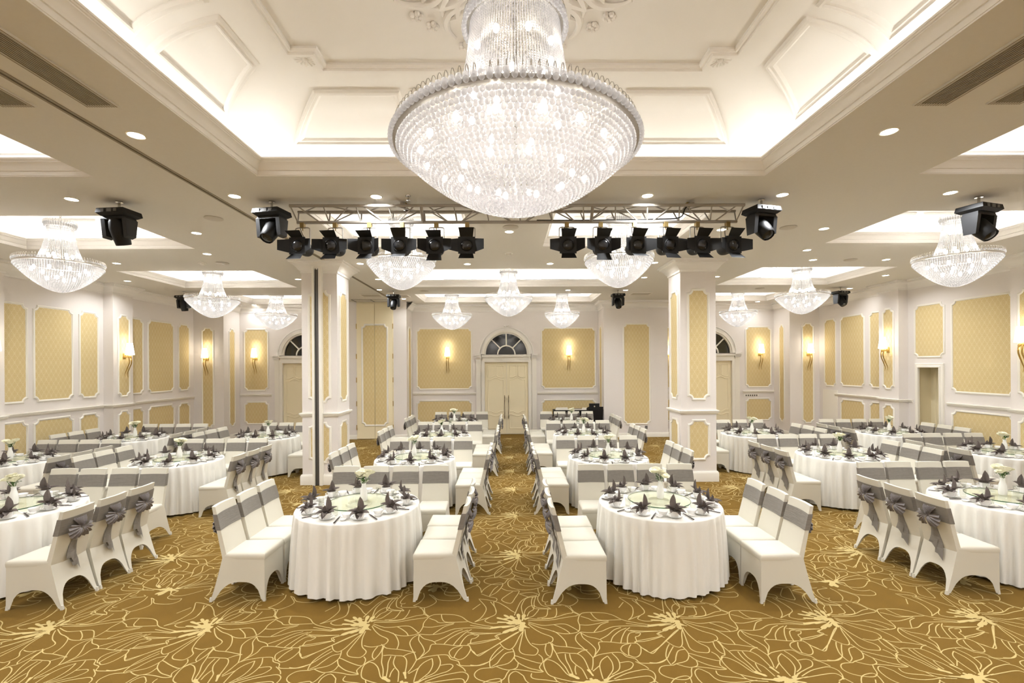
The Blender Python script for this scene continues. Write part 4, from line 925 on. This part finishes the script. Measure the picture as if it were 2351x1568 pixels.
for x, y, rz, tilt, sc, lb in ((-4.77, 5.86, -6, 20, 1.0, 'black moving head light hanging beyond the partition slot, aimed down'), (-2.9, 5.87, -12, -38, .98, 'black moving head light beside partition end of the truss'), (3.2, 5.82, 14, -42, .98, 'black moving head light beside keyboard end of the truss'), (5.87, 5.74, 16, -40, 1.05, 'black moving head light before a chandelier in switch-panel wing'),
                         (-8.7, 12.8, -10, 10, .98, 'small black moving head light near side wall of the partition wing'), (-3.05, 12.82, 0, -30, .95, 'black moving head light hanging in front of folding doors'), (3.08, 12.83, 0, -34, .95, 'black moving head light hanging before tall damask panel near keyboard'), (9.0, 12.5, 12, -38, .98, 'black moving head light near side wall of switch-panel wing')):
    e = empty('moving_head_light', (x, y, ZC), R_(rz), lb, 'stage light', 'moving head lights on the soffit', scale=sc)
    for k in ('hanger', 'base', 'control_panel', 'yoke'): place(k, MH[k], e)
    h = place('head', MH['head'], e, (0, 0, -.36), rot=(R_(tilt), 0, 0)); place('lens', MH['lens'], h)
# ------------------------------------------------------------------ chairs (local +y is where the sitter looks)
def chair_meshes():
    M = {}
    ZS, ZT = .445, .925
    def back_mid(z):                       # centre line of the backrest
        t = (z-.43)/(ZT-.43); return -.135 - .115*t
    def back_pt(side, u, z, off=0.0):      # side: +1 front surface, -1 rear; u in -1..1
        t = (z-.43)/(ZT-.43); hw = .185-.015*t; th = .024-.007*t
        y = back_mid(z) - .022*(1-u*u)*(.3+.7*t) + side*(th+off); return (u*(hw+off), y, z)
    def shell(zs, off, ucount=10, top=True):
        mb = MB(); ring = []
        us = [-1+2*k/ucount for k in range(ucount+1)]
        for z in zs:
            row = [back_pt(1, u, z, off) for u in us] + [back_pt(-1, u, z, off) for u in us[::-1]]
            ring.append(row)
        n = len(ring[0]); vs_ = [p for r in ring for p in r]; fs = []
        for j in range(len(zs)-1):
            for k in range(n): fs.append((j*n+k, j*n+(k+1) % n, (j+1)*n+(k+1) % n, (j+1)*n+k))
        mb.add(vs_, fs)
        if top:
            b = (len(zs)-1)*n; h = ucount
            for k in range(h): mb.f.append((b+k, b+k+1, b+n-2-k, b+n-1-k))
        return mb
    M['backrest'] = shell([.4, .47, .55, .63, .71, .79, .86, .905, .925], 0).mesh('backrest', 'chair_cover', angle=50)
    M['sash'] = shell([.695, .699, .74, .78, .82, .846, .85], .0045, top=False).mesh('sash', 'sash', angle=50)
    # seat cushion
    mb = MB(); rows = []
    def seat_ring(z, ins, dome=0):
        pts = []; n = 10
        C = [(-.196, .262), (.196, .262), (.184, -.13), (-.184, -.13)]
        for s in range(4):
            a, b = C[s], C[(s+1) % 4]
            for k in range(n):
                t = k/n; x, y = a[0]+(b[0]-a[0])*t, a[1]+(b[1]-a[1])*t
                # round the corners
                cx, cy = 0, .066; r = 1-ins; pts.append((cx+(x-cx)*r, cy+(y-cy)*r, z))
        return pts
    rings = [(seat_ring(.405, .012)), (seat_ring(.412, -.006)), (seat_ring(.44, -.014)), (seat_ring(.457, -.002)), (seat_ring(.467, .045)), (seat_ring(.474, .14)), (seat_ring(.480, .4)), (seat_ring(.482, .75))]
    n = 40; vs_ = [p for r in rings for p in r]; fs = []
    for j in range(len(rings)-1):
        for k in range(n): fs.append((j*n+k, j*n+(k+1) % n, (j+1)*n+(k+1) % n, (j+1)*n+k))
    b = (len(rings)-1)*n; fs.append(tuple(b+k for k in range(n))); mb.add(vs_, fs); M['seat'] = mb.mesh('seat', 'chair_cover', angle=55)
    # stretched skirt with an arch between every two feet
    top = [(-.195, .258), (.195, .258), (.186, -.155), (-.186, -.155)]; bot = [(-.197, .262), (.197, .262), (.197, -.275), (-.197, -.275)]
    mb = MB(); N, Mv = 16, 6; H = [.2, .185, .225, .185]
    for s in range(4):
        a, b, c, d = top[s], top[(s+1) % 4], bot[s], bot[(s+1) % 4]
        def fn(u, v, a=a, b=b, c=c, d=d, h=H[s]):
            w = abs(2*u-1); e = min(w/.88, 1); zb = h*(1-e**3.2)**.62 if w < .88 else 0
            z = zb+(.43-zb)*v; q = (z/.43)**.85
            x0, y0 = c[0]+(d[0]-c[0])*u, c[1]+(d[1]-c[1])*u; x1, y1 = a[0]+(b[0]-a[0])*u, a[1]+(b[1]-a[1])*u
            x, y = x0+(x1-x0)*q, y0+(y1-y0)*q
            sag = .022*(1-w*w)*(1-q)*1.0; cx, cy = 0, .0; L = math.hypot(x-cx, y-cy) or 1
            return (x-(x-cx)/L*sag, y-(y-cy)/L*sag, z)
        mb.grid(fn, N, Mv)
    M['skirt'] = mb.mesh('skirt', 'chair_cover', angle=40)
    for i, (x, y) in enumerate(bot):
        m = MB(); w = .014; sx = 1 if x > 0 else -1; sy = 1 if y > 0 else -1
        m.hexa([(x-w*sx*1.5, y-w*sy*1.5, .0), (x+.004*sx, y-w*sy*1.5, .0), (x+.004*sx, y+.004*sy, .0), (x-w*sx*1.5, y+.004*sy, .0), (x-w*sx*1.1, y-w*sy*1.1, .04), (x+.001*sx, y-w*sy*1.1, .04), (x+.001*sx, y+.001*sy, .04), (x-w*sx*1.1, y+.001*sy, .04)]); M['foot%d' % i] = m.mesh('foot_pocket', 'chair_cover', False)
    # bow at the back of the sash
    yb = back_mid(.77)-.045; kz = .735
    def fan(s, var):
        m = MB(); n = 30
        def fn(u, v):
            a = R_(28-112*u); pl = math.sin(u*2*math.pi*5.5+var); L = (.128-.03*(u-.4)**2*4)*(1+.03*pl); r = L*v
            return (s*(.004+r*math.cos(a)), yb-.016-.034*math.sin(math.pi*v**.8)-(.011*pl)*v, kz+r*math.sin(a)-.012*v*v)
        m.grid(fn, n, 4)
        return m.mesh('bow_loop', 'bow', angle=70)
    M['loopL'], M['loopR'] = fan(-1, 0), fan(1, 2)
    m = MB(); m.sphere((0, yb-.024, kz), .014, 8, 6, (1, .8, 1.5))
    # gathered drape from the top of the sash down to the knot
    def drape(u, v):
        x = (u-.5)*(.15-.125*v**1.8); pl = .008*math.sin(u*2*math.pi*7+v*1.5)+.004*math.sin(v*26+u*9)
        return (x, yb+.012-.045*math.sin(min(1, v*1.4)*1.57)+pl, .848+(kz+.005-.848)*v)
    m.grid(drape, 42, 8)
    M['knot'] = m.mesh('bow_knot', 'bow', angle=60)
    def tail(s, L, sw):
        m = MB(); n = 8; rows = []
        for k in range(n+1):
            t = k/n; z = kz-L*t; w = .012+.03*min(1, t*1.6); x = s*(.008+.03*t)+sw*math.sin(t*3)*.02; y = back_mid(max(z, .43))-.03-.03*t-.01*math.sin(t*7)
            z2 = z-(.06 if k == n else 0)
            rows.append([(x-w, y, z), (x, y-.01, z), (x+w, y+.004, z2)])
        vs2 = [p for r in rows for p in r]; fs2 = []
        for k in range(n):
            for j in range(2): fs2.append((k*3+j, k*3+j+1, (k+1)*3+j+1, (k+1)*3+j))
        return m.add(vs2, fs2).mesh('bow_tail', 'sash', angle=60)
    M['tailL'], M['tailR'], M['tailC'] = tail(-1, .3, 1), tail(1, .39, -1), tail(.3, .34, .5)
    return M
CH = chair_meshes()
GROUP_CH = 'covered banquet chairs'
def chair(x, y, rz, label, near, group):
    e = empty('banquet_chair', (x, y, 0), rz, label, 'chair', group)
    place('backrest', CH['backrest'], e); place('seat', CH['seat'], e); place('skirt', CH['skirt'], e)
    if near:
        for i in range(4): place('foot_pocket', CH['foot%d' % i], e)
    s = place('sash', CH['sash'], e)
    place('bow_loop', CH['loopL'], s); place('bow_loop', CH['loopR'], s); place('bow_knot', CH['knot'], s)
    rr = random.random()
    if rr < .7: place('bow_tail', CH['tailL'], s); place('bow_tail', CH['tailR'], s)
    elif rr < .88: place('bow_tail', CH['tailR'], s)
    else: place('bow_tail', CH['tailC'], s)
# ------------------------------------------------------------------ table, cloth and tableware meshes
TR, TZ = .655, .76
def cloth_mesh(seed):
    rg = random.Random(seed); nA = 280; waves = [(rg.randint(16, 42), rg.random()*6.28, rg.uniform(.4, 1)) for _ in range(8)]
    def ph(a): return sum(w_*math.cos(n_*a+p) for n_, p, w_ in waves)/2.0
    rings = [(0, .0005, TZ+.0035, 0), (1, .3, TZ+.0035, 0), (2, TR-.02, TZ+.0035, 0), (3, TR+.001, TZ-.001, .0), (4, TR+.006, TZ-.012, .02)]
    vs_, fs = [], []
    for (i, r, z, f) in rings:
        for k in range(nA): a = 2*math.pi*k/nA; vs_.append(((r+f*.1*ph(a))*math.cos(a), (r+f*.1*ph(a))*math.sin(a), z))
    m = 11
    for j in range(1, m+1):
        t = j/m
        for k in range(nA):
            a = 2*math.pi*k/nA; p = ph(a); amp = .055*t**.5; rr = TR+.004+.022*t+amp*math.tanh(2.4*p)*.75 ; aa = a+.018*t*math.sin(7*a+seed)
            z = TZ-.012-(TZ-.012-.028-.012*math.sin(3*a+seed)-.012*max(-1, min(1, p)))*t
            vs_.append((rr*math.cos(aa), rr*math.sin(aa), z))
    # turned hem: a slightly proud last band
    n = len(rings)+m
    for i in range(n-1):
        for k in range(nA): k2 = (k+1) % nA; fs.append((i*nA+k, i*nA+k2, (i+1)*nA+k2, (i+1)*nA+k))
    return MB().add(vs_, fs).mesh('tablecloth', 'cloth', angle=180)
CLOTHS = [cloth_mesh(s) for s in (3, 8, 15, 21)]
TB = {'table_top': MB().lathe([(.0005, TZ-.03), (TR-.02, TZ-.03), (TR-.008, TZ-.02), (TR-.008, TZ-.003), (.0005, TZ-.003)], 48).mesh('table_top', 'wood_dark', angle=40)}
mb = MB(); mb.tube([(0, 0, .05), (0, 0, TZ-.03)], .04, 12); TB['pedestal'] = mb.mesh('pedestal', 'black_paint')
leg_me = MB().tube([(0, 0, .12), (.25, 0, .05), (.42, 0, .012)], [.025, .022, .02], 8).tube([(.42, 0, 0), (.42, 0, .03)], .028, 8).mesh('leg', 'black_paint')
SUS = {'glass_disc': MB().lathe([(.0005, .038), (.335, .038), (.335, .030), (.0005, .030)], 64).mesh('glass_disc', 'susan_glass', angle=30),
       'disc_edge': MB().lathe([(.3355, .039), (.338, .0365), (.338, .0315), (.3355, .029)], 64).mesh('disc_edge', 'glass_edge', angle=30),
       'swivel_base': MB().lathe([(.14, .0), (.14, .028), (.115, .028), (.115, 0)], 40).mesh('swivel_base', 'paper')}
# tableware, local -y is toward the sitter
mb = MB(); mb.lathe([(.0005, .006), (.026, .004), (.03, .0), (.032, .003), (.045, .025), (.05, .062), (.0515, .063), (.048, .06), (.043, .028), (.02, .012), (.0005, .012)], 24); CUP = mb.mesh('bowl_body', 'ceramic')
hd = []
for s in (-1, 1): hd.append(MB().tube([(s*(.046+.022*math.sin(math.pi*k/8)), 0, .052-.028*k/8) for k in range(9)], .0038, 6).mesh('handle', 'ceramic'))
SAU = MB().lathe([(.0005, .004), (.03, .004), (.034, 0), (.038, .003), (.07, .013), (.078, .017), (.079, .0185), (.07, .0165), (.036, .007), (.0005, .007)], 28).mesh('saucer', 'ceramic')
BOWL = MB().lathe([(.0005, .006), (.02, .005), (.021, 0), (.023, 0), (.024, .006), (.038, .02), (.047, .042), (.051, .052), (.052, .053), (.049, .05), (.044, .04), (.034, .02), (.018, .01), (.0005, .009)], 24).mesh('rice_bowl', 'ceramic')
DISH = MB().lathe([(.0005, .004), (.018, .003), (.02, 0), (.024, .003), (.034, .016), (.036, .018), (.033, .016), (.022, .006), (.0005, .006)], 18).mesh('sauce_dish', 'ceramic')
SPOON = MB().grid(lambda u, v: ((u-.5)*.03*(math.sin(math.pi*min(1, v*1.6+.02))**.6 if v < .6 else .28+.1*v), -.02+.115*v, .006+.008*abs(u-.5)*2*(1 if v < .55 else .5)+.05*max(0, v-.45)**1.3), 6, 10).mesh('soup_spoon', 'ceramic', angle=180)
mb = MB()
for s in (-1, 1): mb.tube([(s*.004, -.11, .012), (s*.0035, .11, .010)], [.0042, .0024], 6)
CHOP = mb.mesh('sticks', 'wood_dark'); REST = MB().box(-.018, .018, -.006, .006, 0, .008).mesh('chopstick_rest', 'ceramic', False)
GLS = MB().lathe([(.0005, .001), (.025, .001), (.026, .004), (.031, .095), (.0298, .095), (.0248, .012), (.0005, .010)], 20).mesh('water_glass', 'glass')
def napkin_mesh(seed):
    rg = random.Random(seed); m = MB()
    def leaf(az, el, L, w, bend=0, roll=0):
        d = Vector((math.cos(az)*math.cos(el), math.sin(az)*math.cos(el), math.sin(el))); s = Vector((-math.sin(az), math.cos(az), 0)); n = s.cross(d).normalized()
        if n.z < 0 and el < 1.2: n = -n
        rows = []; nn = 6
        for k in range(nn+1):
            t = k/nn; hw = w*max(.06, (math.sin(math.pi*(.12+.88*t)))**.8) if k < nn else .001; c = Vector((0, 0, .052)) + d*(L*t) + n*(bend*t*t)
            rows.append([c-s*hw+n*hw*.75, c, c+s*hw+n*hw*.75])
        o = [tuple(p) for r in rows for p in r]; fs = []
        for k in range(nn):
            for j in range(2): fs.append((k*3+j, k*3+j+1, (k+1)*3+j+1, (k+1)*3+j))
        m.add(o, fs)
    leaf(R_(90), R_(84), .16, .034); leaf(R_(-90), R_(74), .085, .028)
    for az, el, L in ((-160, 30, .125), (-18, 26, .125), (-125, 12, .12), (-58, 8, .12), (150, 40, .1), (35, 44, .1), (-92, 2, .1)):
        leaf(R_(az+rg.uniform(-12, 12)), R_(el+rg.uniform(-8, 8)), L*rg.uniform(.95, 1.12), .03, -.025)
    m.lathe([(.012, .02), (.034, .05), (.037, .064), (.022, .078), (.004, .082)], 10)
    return m.mesh('star_napkin', 'napkin', angle=45)
NAPS = [napkin_mesh(s) for s in (1, 2, 3, 4)]
VASE = MB().lathe([(.0005, .001), (.034, .001), (.038, .01), (.04, .06), (.036, .11), (.024, .15), (.022, .175), (.026, .195), (.023, .195), (.019, .175), (.019, .15)], 24).mesh('vase', 'ceramic')
def rose_mesh():
    m = MB(); m.sphere((0, 0, .012), .014, 8, 6, (1, 1, 1.2))
    for ring, (n, r, h, tl) in enumerate(((4, .014, .026, .15), (5, .021, .03, .4), (6, .028, .026, .8))):
        for k in range(n):
            a = 2*math.pi*k/n+ring*.5
            def fn(u, v, a=a, r=r, h=h, tl=tl, n=n):
                b = a+(u-.5)*2*math.pi/n*1.35; rr = r*(.35+.75*math.sin(v*1.5))+tl*.012*v*v; return (rr*math.cos(b), rr*math.sin(b), h*v*(1-.25*(2*u-1)**2))
            m.grid(fn, 4, 3)
    return m.mesh('rose', 'rose', angle=180)
ROSE = rose_mesh()
LEAF = MB().grid(lambda u, v: ((u-.5)*.034*math.sin(math.pi*min(.98, v+.04))**.8, .06*v, .012*math.sin(v*2.5)+.006*abs(u-.5)*2), 4, 6).mesh('leaf', 'leaf', angle=180)
def bouquet(par_label, loc, seed):
    rg = random.Random(seed); e = empty('flower_bouquet', loc, rg.random()*6.28, par_label, 'flowers')
    st = MB(); sp = []
    for k in range(rg.choice((4, 5, 5, 6))):
        a = 2*math.pi*k/5+rg.random(); t = rg.uniform(.02, .05) if k else .0; p = (t*1.4*math.cos(a), t*1.4*math.sin(a), rg.uniform(.245, .29)); sp.append(p); st.tube([(p[0]*.15, p[1]*.15, .03), (p[0]*.3, p[1]*.3, .18), p], .0028, 5)
    stm = st.build('stems', 'stem', e)
    for p in sp: place('rose', ROSE, e, p, rot=(p[1]*-7, p[0]*7, rg.random()*6), scale=rg.uniform(1.25, 1.6))
    for k in range(9): a = rg.random()*6.28; place('leaf', LEAF, e, (.012*math.cos(a), .012*math.sin(a), rg.uniform(.19, .24)), rot=(R_(rg.uniform(5, 60)), 0, a-1.57))
    m = MB()
    for k in range(46):
        a = rg.random()*6.28; r = rg.uniform(.02, .075); z = .22+rg.uniform(-.01, .085); m.sphere((r*math.cos(a), r*math.sin(a), z), rg.uniform(.003, .0055), 5, 3)
        if k % 4 == 0: m.tube([(.005*math.cos(a), .005*math.sin(a), .19), (r*math.cos(a), r*math.sin(a), z)], .0009, 4)
    stuff(m.build('gypsophila', 'breath', e))
# ------------------------------------------------------------------ tables in their rows
ROWW = {1: 'one', 2: 'two', 3: 'three', 4: 'four'}
TABLES = [  # x, y, row from doors, zone, angle offset, (left dy, right dy, back dx)
    (-1.65, 5.25, 4, 'pa', 18, (0, -.05, 0)), (1.70, 5.23, 4, 'ka', 0, (-.11, -.15, .02)), (-1.53, 7.86, 3, 'pa', 4, (.1, 0, .02)), (1.70, 7.87, 3, 'ka', 18, (-.02, .1, .0)),
    (-1.45, 10.38, 2, 'pa', 8, (.05, 0, 0)), (1.71, 10.45, 2, 'ka', 14, (0, .05, .02)), (-1.40, 12.86, 1, 'pa', 18, (0, 0, 0)), (1.75, 12.8, 1, 'ka', 4, (.0, 0, 0)),
    (-5.5, 5.25, 4, 'pi', 10, (0, -.12, 0)), (-5.47, 7.88, 3, 'pi', 20, (.02, .0, 0)), (-8.28, 7.88, 3, 'pw', 6, (0, 0, 0)), (-8.17, 10.36, 2, 'pw', 16, (0, 0, 0)), (-5.30, 10.45, 2, 'pi', 2, (0, 0, 0)),
    (5.62, 5.23, 4, 'si', 8, (-.02, 0, 0)), (5.64, 7.86, 3, 'si', 12, (.02, .02, 0)), (8.5, 7.85, 3, 'sw', 16, (0, 0, 0)), (8.5, 10.3, 2, 'sw', 4, (0, 0, 0)), (5.46, 10.33, 2, 'si', 15, (.2, 0, .07))]
ZONE = {'pa': 'partition-side aisle table', 'ka': 'keyboard-side aisle table', 'pi': 'inner partition-wing table', 'pw': 'wall-side partition-wing table', 'si': 'inner switch-wing table', 'sw': 'wall-side switch-wing table'}
def in_view(x, y, m=.35):
    if y < .5: return False
    px = 1175.5+1077*((x*rt.x+y*rt.y)/(x*fw.x+y*fw.y)); k = 1077*m/y
    return -k < px < 2351+k
for ti, (cx, cy, row, zone, off, (ldy, rdy, bdx)) in enumerate(TABLES):
    T = '%s, row %s from doors' % (ZONE[zone], ROWW[row]); near = row >= 3; rg = random.Random(100+ti)
    left_is_inner = cx > 0
    names = {}
    if zone in ('pa', 'ka'): inn, outn = 'aisle', 'outer'
    else: inn, outn = 'inner', 'wall'
    names['L'], names['R'] = (inn, outn) if left_is_inner else (outn, inn)
    # table and cloth
    e = empty('round_table', (cx, cy, 0), rg.random()*6, 'round dark table under white cloth: %s' % T, 'table', 'round banquet tables')
    for k, me in TB.items(): place(k, me, e)
    for k in range(4): place('leg', leg_me, e, rz=math.pi/4+k*math.pi/2)
    tag(place('tablecloth', CLOTHS[ti % 4], None, (cx, cy, 0), rg.random()*6.28), 'white pleated floor-length cloth on %s' % T, 'tablecloth', 'white tablecloths')
    zt = TZ+.0035
    e = empty('lazy_susan', (cx, cy, zt), 0, 'round glass lazy Susan on %s' % T, 'turntable', 'glass lazy Susans')
    for k, me in SUS.items(): place(k, me, e)
    vx, vy = cx+rg.uniform(-.03, .03)+(.03 if ti == 0 else 0), cy+.03
    tag(place('flower_vase', VASE, None, (vx, vy, zt+.038)), 'white bottle-shaped flower vase on %s' % T, 'vase', 'white flower vases')
    bouquet('bunch of white roses with green leaves on %s' % T, (vx, vy, zt+.04), ti)
    # chairs
    for side in 'LRB':
        if side == 'B':
            ends = [outn+' end', outn+' middle', inn+' middle', inn+' end']
            if left_is_inner: ends = ends[::-1]
            for k, dx in enumerate((-.56, -.15, .26, .67)):
                x, y = cx+dx+bdx, cy+TR+.345+rg.uniform(0, .02)
                if in_view(x, y): chair(x, y, math.pi+R_(rg.uniform(-.8, .8)), 'white sashed chair at door edge, %s, of %s' % (ends[k], T), near, GROUP_CH)
        else:
            s = -1 if side == 'L' else 1; dy = ldy if side == 'L' else rdy
            for k, d in enumerate((-.41, 0, .41)):
                x, y = cx+s*(TR+.33)+rg.uniform(0, .02)*s, cy+d+dy
                if in_view(x, y): chair(x, y, -s*-math.pi/2+R_(rg.uniform(-.8, .8)), 'white sashed chair at %s edge, %s, of %s' % (names[side], ('open end', 'middle', 'door end')[k], T), near, GROUP_CH)
    # ten place settings around the rim
    for k in range(10):
        th = R_(-90+off+36*k); er = Vector((math.cos(th), math.sin(th))); et = Vector((-er.y, er.x)); rz = th+math.pi/2
        def P(r, t): return (cx+er.x*r+et.x*t, cy+er.y*r+et.y*t, zt)
        if not in_view(*P(.5, 0)[:2], m=.1): continue
        ed = ('door' if er.y > .6 else 'open' if er.y < -.6 else names['R'] if er.x > 0 else names['L']) + ' edge of ' + T
        j = lambda s=.008: rg.uniform(-s, s)
        r0, t0 = .525+j(), j(.012); p = P(r0, t0)
        tag(place('saucer', SAU, None, p), 'white saucer under cup at %s' % ed, 'saucer', 'saucers')
        pc = (p[0], p[1], p[2]+.0072)
        c = empty('soup_cup', pc, rz+R_(rg.uniform(-25, 25)), 'white two-handled cup at %s' % ed, 'cup', 'soup cups')
        place('bowl_body', CUP, c); [place('handle', h, c) for h in hd]
        tag(place('star_napkin', rg.choice(NAPS), None, pc, rz+R_(rg.uniform(-30, 30)), scale=rg.uniform(.92, 1.08)), 'dark grey star napkin at %s' % ed, 'napkin', 'star napkins')
        tag(place('rice_bowl', BOWL, None, P(.47+j(), -.11+j())), 'small white rice bowl at %s' % ed, 'bowl', 'rice bowls')
        ch = empty('chopsticks', P(.525+j(), .125+j()), rz+R_(rg.choice((-34, 18, 22, 8))), 'pair of dark chopsticks at %s' % ed, 'chopsticks', 'chopsticks'); place('sticks', CHOP, ch); place('chopstick_rest', REST, ch, (0, .05, 0))
        tag(place('sauce_dish', DISH, None, P(.505+j(), .175+j(.004))), 'tiny white sauce dish at %s' % ed, 'dish', 'sauce dishes')
        if near or k % 2 == 0:
            sp = P(.44+j(), .115+j()); tag(place('soup_spoon', SPOON, None, sp, rz+R_(rg.uniform(-40, 60))), 'white ceramic spoon at %s' % ed, 'spoon', 'soup spoons')
        tag(place('water_glass', GLS, None, P(.41+j(), .015+j())), 'clear water glass at %s' % ed, 'glass', 'water glasses')

# ------------------------------------------------------------------ keyboard, lectern, switches, socket
kx0, kx1, ky = 1.5, 2.95, 15.0
e = empty('digital_piano', ((kx0+kx1)/2, ky, 0), 0, 'black digital piano on panel legs against the back wall', 'piano'); hw = (kx1-kx0)/2
MB().box(-hw, hw, -.2, .2, .67, .89).build('case', 'black_wood', e, smooth=False)
for s in (-1, 1): MB().box(*sorted((s*hw, s*(hw-.04))), -.18, .18, 0, .74).build('leg', 'black_wood', e, smooth=False)
MB().box(-hw+.04, hw-.04, .12, .15, .15, .6).build('back_panel', 'black_wood', e, smooth=False)
MB().box(-hw+.06, hw-.06, -.19, -.05, .89, .9).build('keys', 'paper', e, smooth=False)
for k, (dx, w_, h, lb) in enumerate(((-.45, .2, .06, 'stack of pale papers lying on the black digital piano'), (-.02, .2, .03, 'flat grey book lying on the black digital piano'), (.38, .18, .05, 'pale box file lying on digital piano beside the lectern'))):
    mb = MB(); 
    for q in range(3): mb.box(-w_+.01*q, w_-.008*q, -.06, .06-.01*q, h/3*q, h/3*(q+1)-.001)
    tag(mb.build('paper_stack' if k != 1 else 'book', 'paper' if k != 1 else 'slat_grey', None, ((kx0+kx1)/2+dx, ky+.05, .891), smooth=False), lb, 'papers' if k != 1 else 'book')
lx, ly = 2.73, 14.45
e = empty('lectern', (lx, ly, 0), 0, 'black wooden lectern with a round emblem beside the digital piano', 'lectern')
MB().hexa([(-.17, -.16, .04), (.17, -.16, .04), (.17, .16, .04), (-.17, .16, .04), (-.225, -.2, .95), (.225, -.2, .95), (.225, .2, .95), (-.225, .2, .95)]).build('body', 'black_wood', e, smooth=False)
MB().box(-.2, .2, -.19, .19, 0, .04).build('base', 'black_wood', e, smooth=False)
MB().box(-.21, .105, -.21, -.18, .93, 1.14).build('front_panel', 'black_paint', e, smooth=False)
mb = MB(); mb.lathe([(.0005, 0), (.022, 0), (.022, .006), (.016, .01), (.0005, .01)], 20); mb.v = [(x-.05, -z-.21, y+1.05) for x, y, z in mb.v]; mb.build('emblem', 'emblem', e)
MB().hexa([(-.22, -.2, .95), (.22, -.2, .95), (.22, .2, .95), (-.22, .2, .95), (-.22, -.2, 1.04), (.22, -.2, 1.04), (.22, .2, .97), (-.22, .2, .97)]).build('reading_desk', 'black_wood', e, smooth=False)
e = empty('switch_panel', (8.32, YB, 1.25), 0, 'white switch panel with six dark rockers under the chair rail', 'light switch')
MB().box(-.25, .25, -.015, 0, -.045, .045).build('plate', 'trim_paint', e, smooth=False)
for k in range(6): MB().box(-.2+.072*k, -.165+.072*k, -.022, -.015, -.025, .025).build('rocker', 'switch_dark', e, smooth=False)
e = empty('wall_socket', (4.47, YP, .31), 0, 'grey wall socket with hanging flex below the tall damask panel', 'socket')
MB().box(-.04, .04, -.02, 0, -.05, .05).build('plate', 'socket', e, smooth=False)
MB().tube(curve([(-.01, -.025, -.02), (-.05, -.04, -.12), (-.06, -.03, -.22), (-.02, -.03, -.29), (.05, -.035, -.3)], 16), .005, 5).build('flex', 'paper', e)
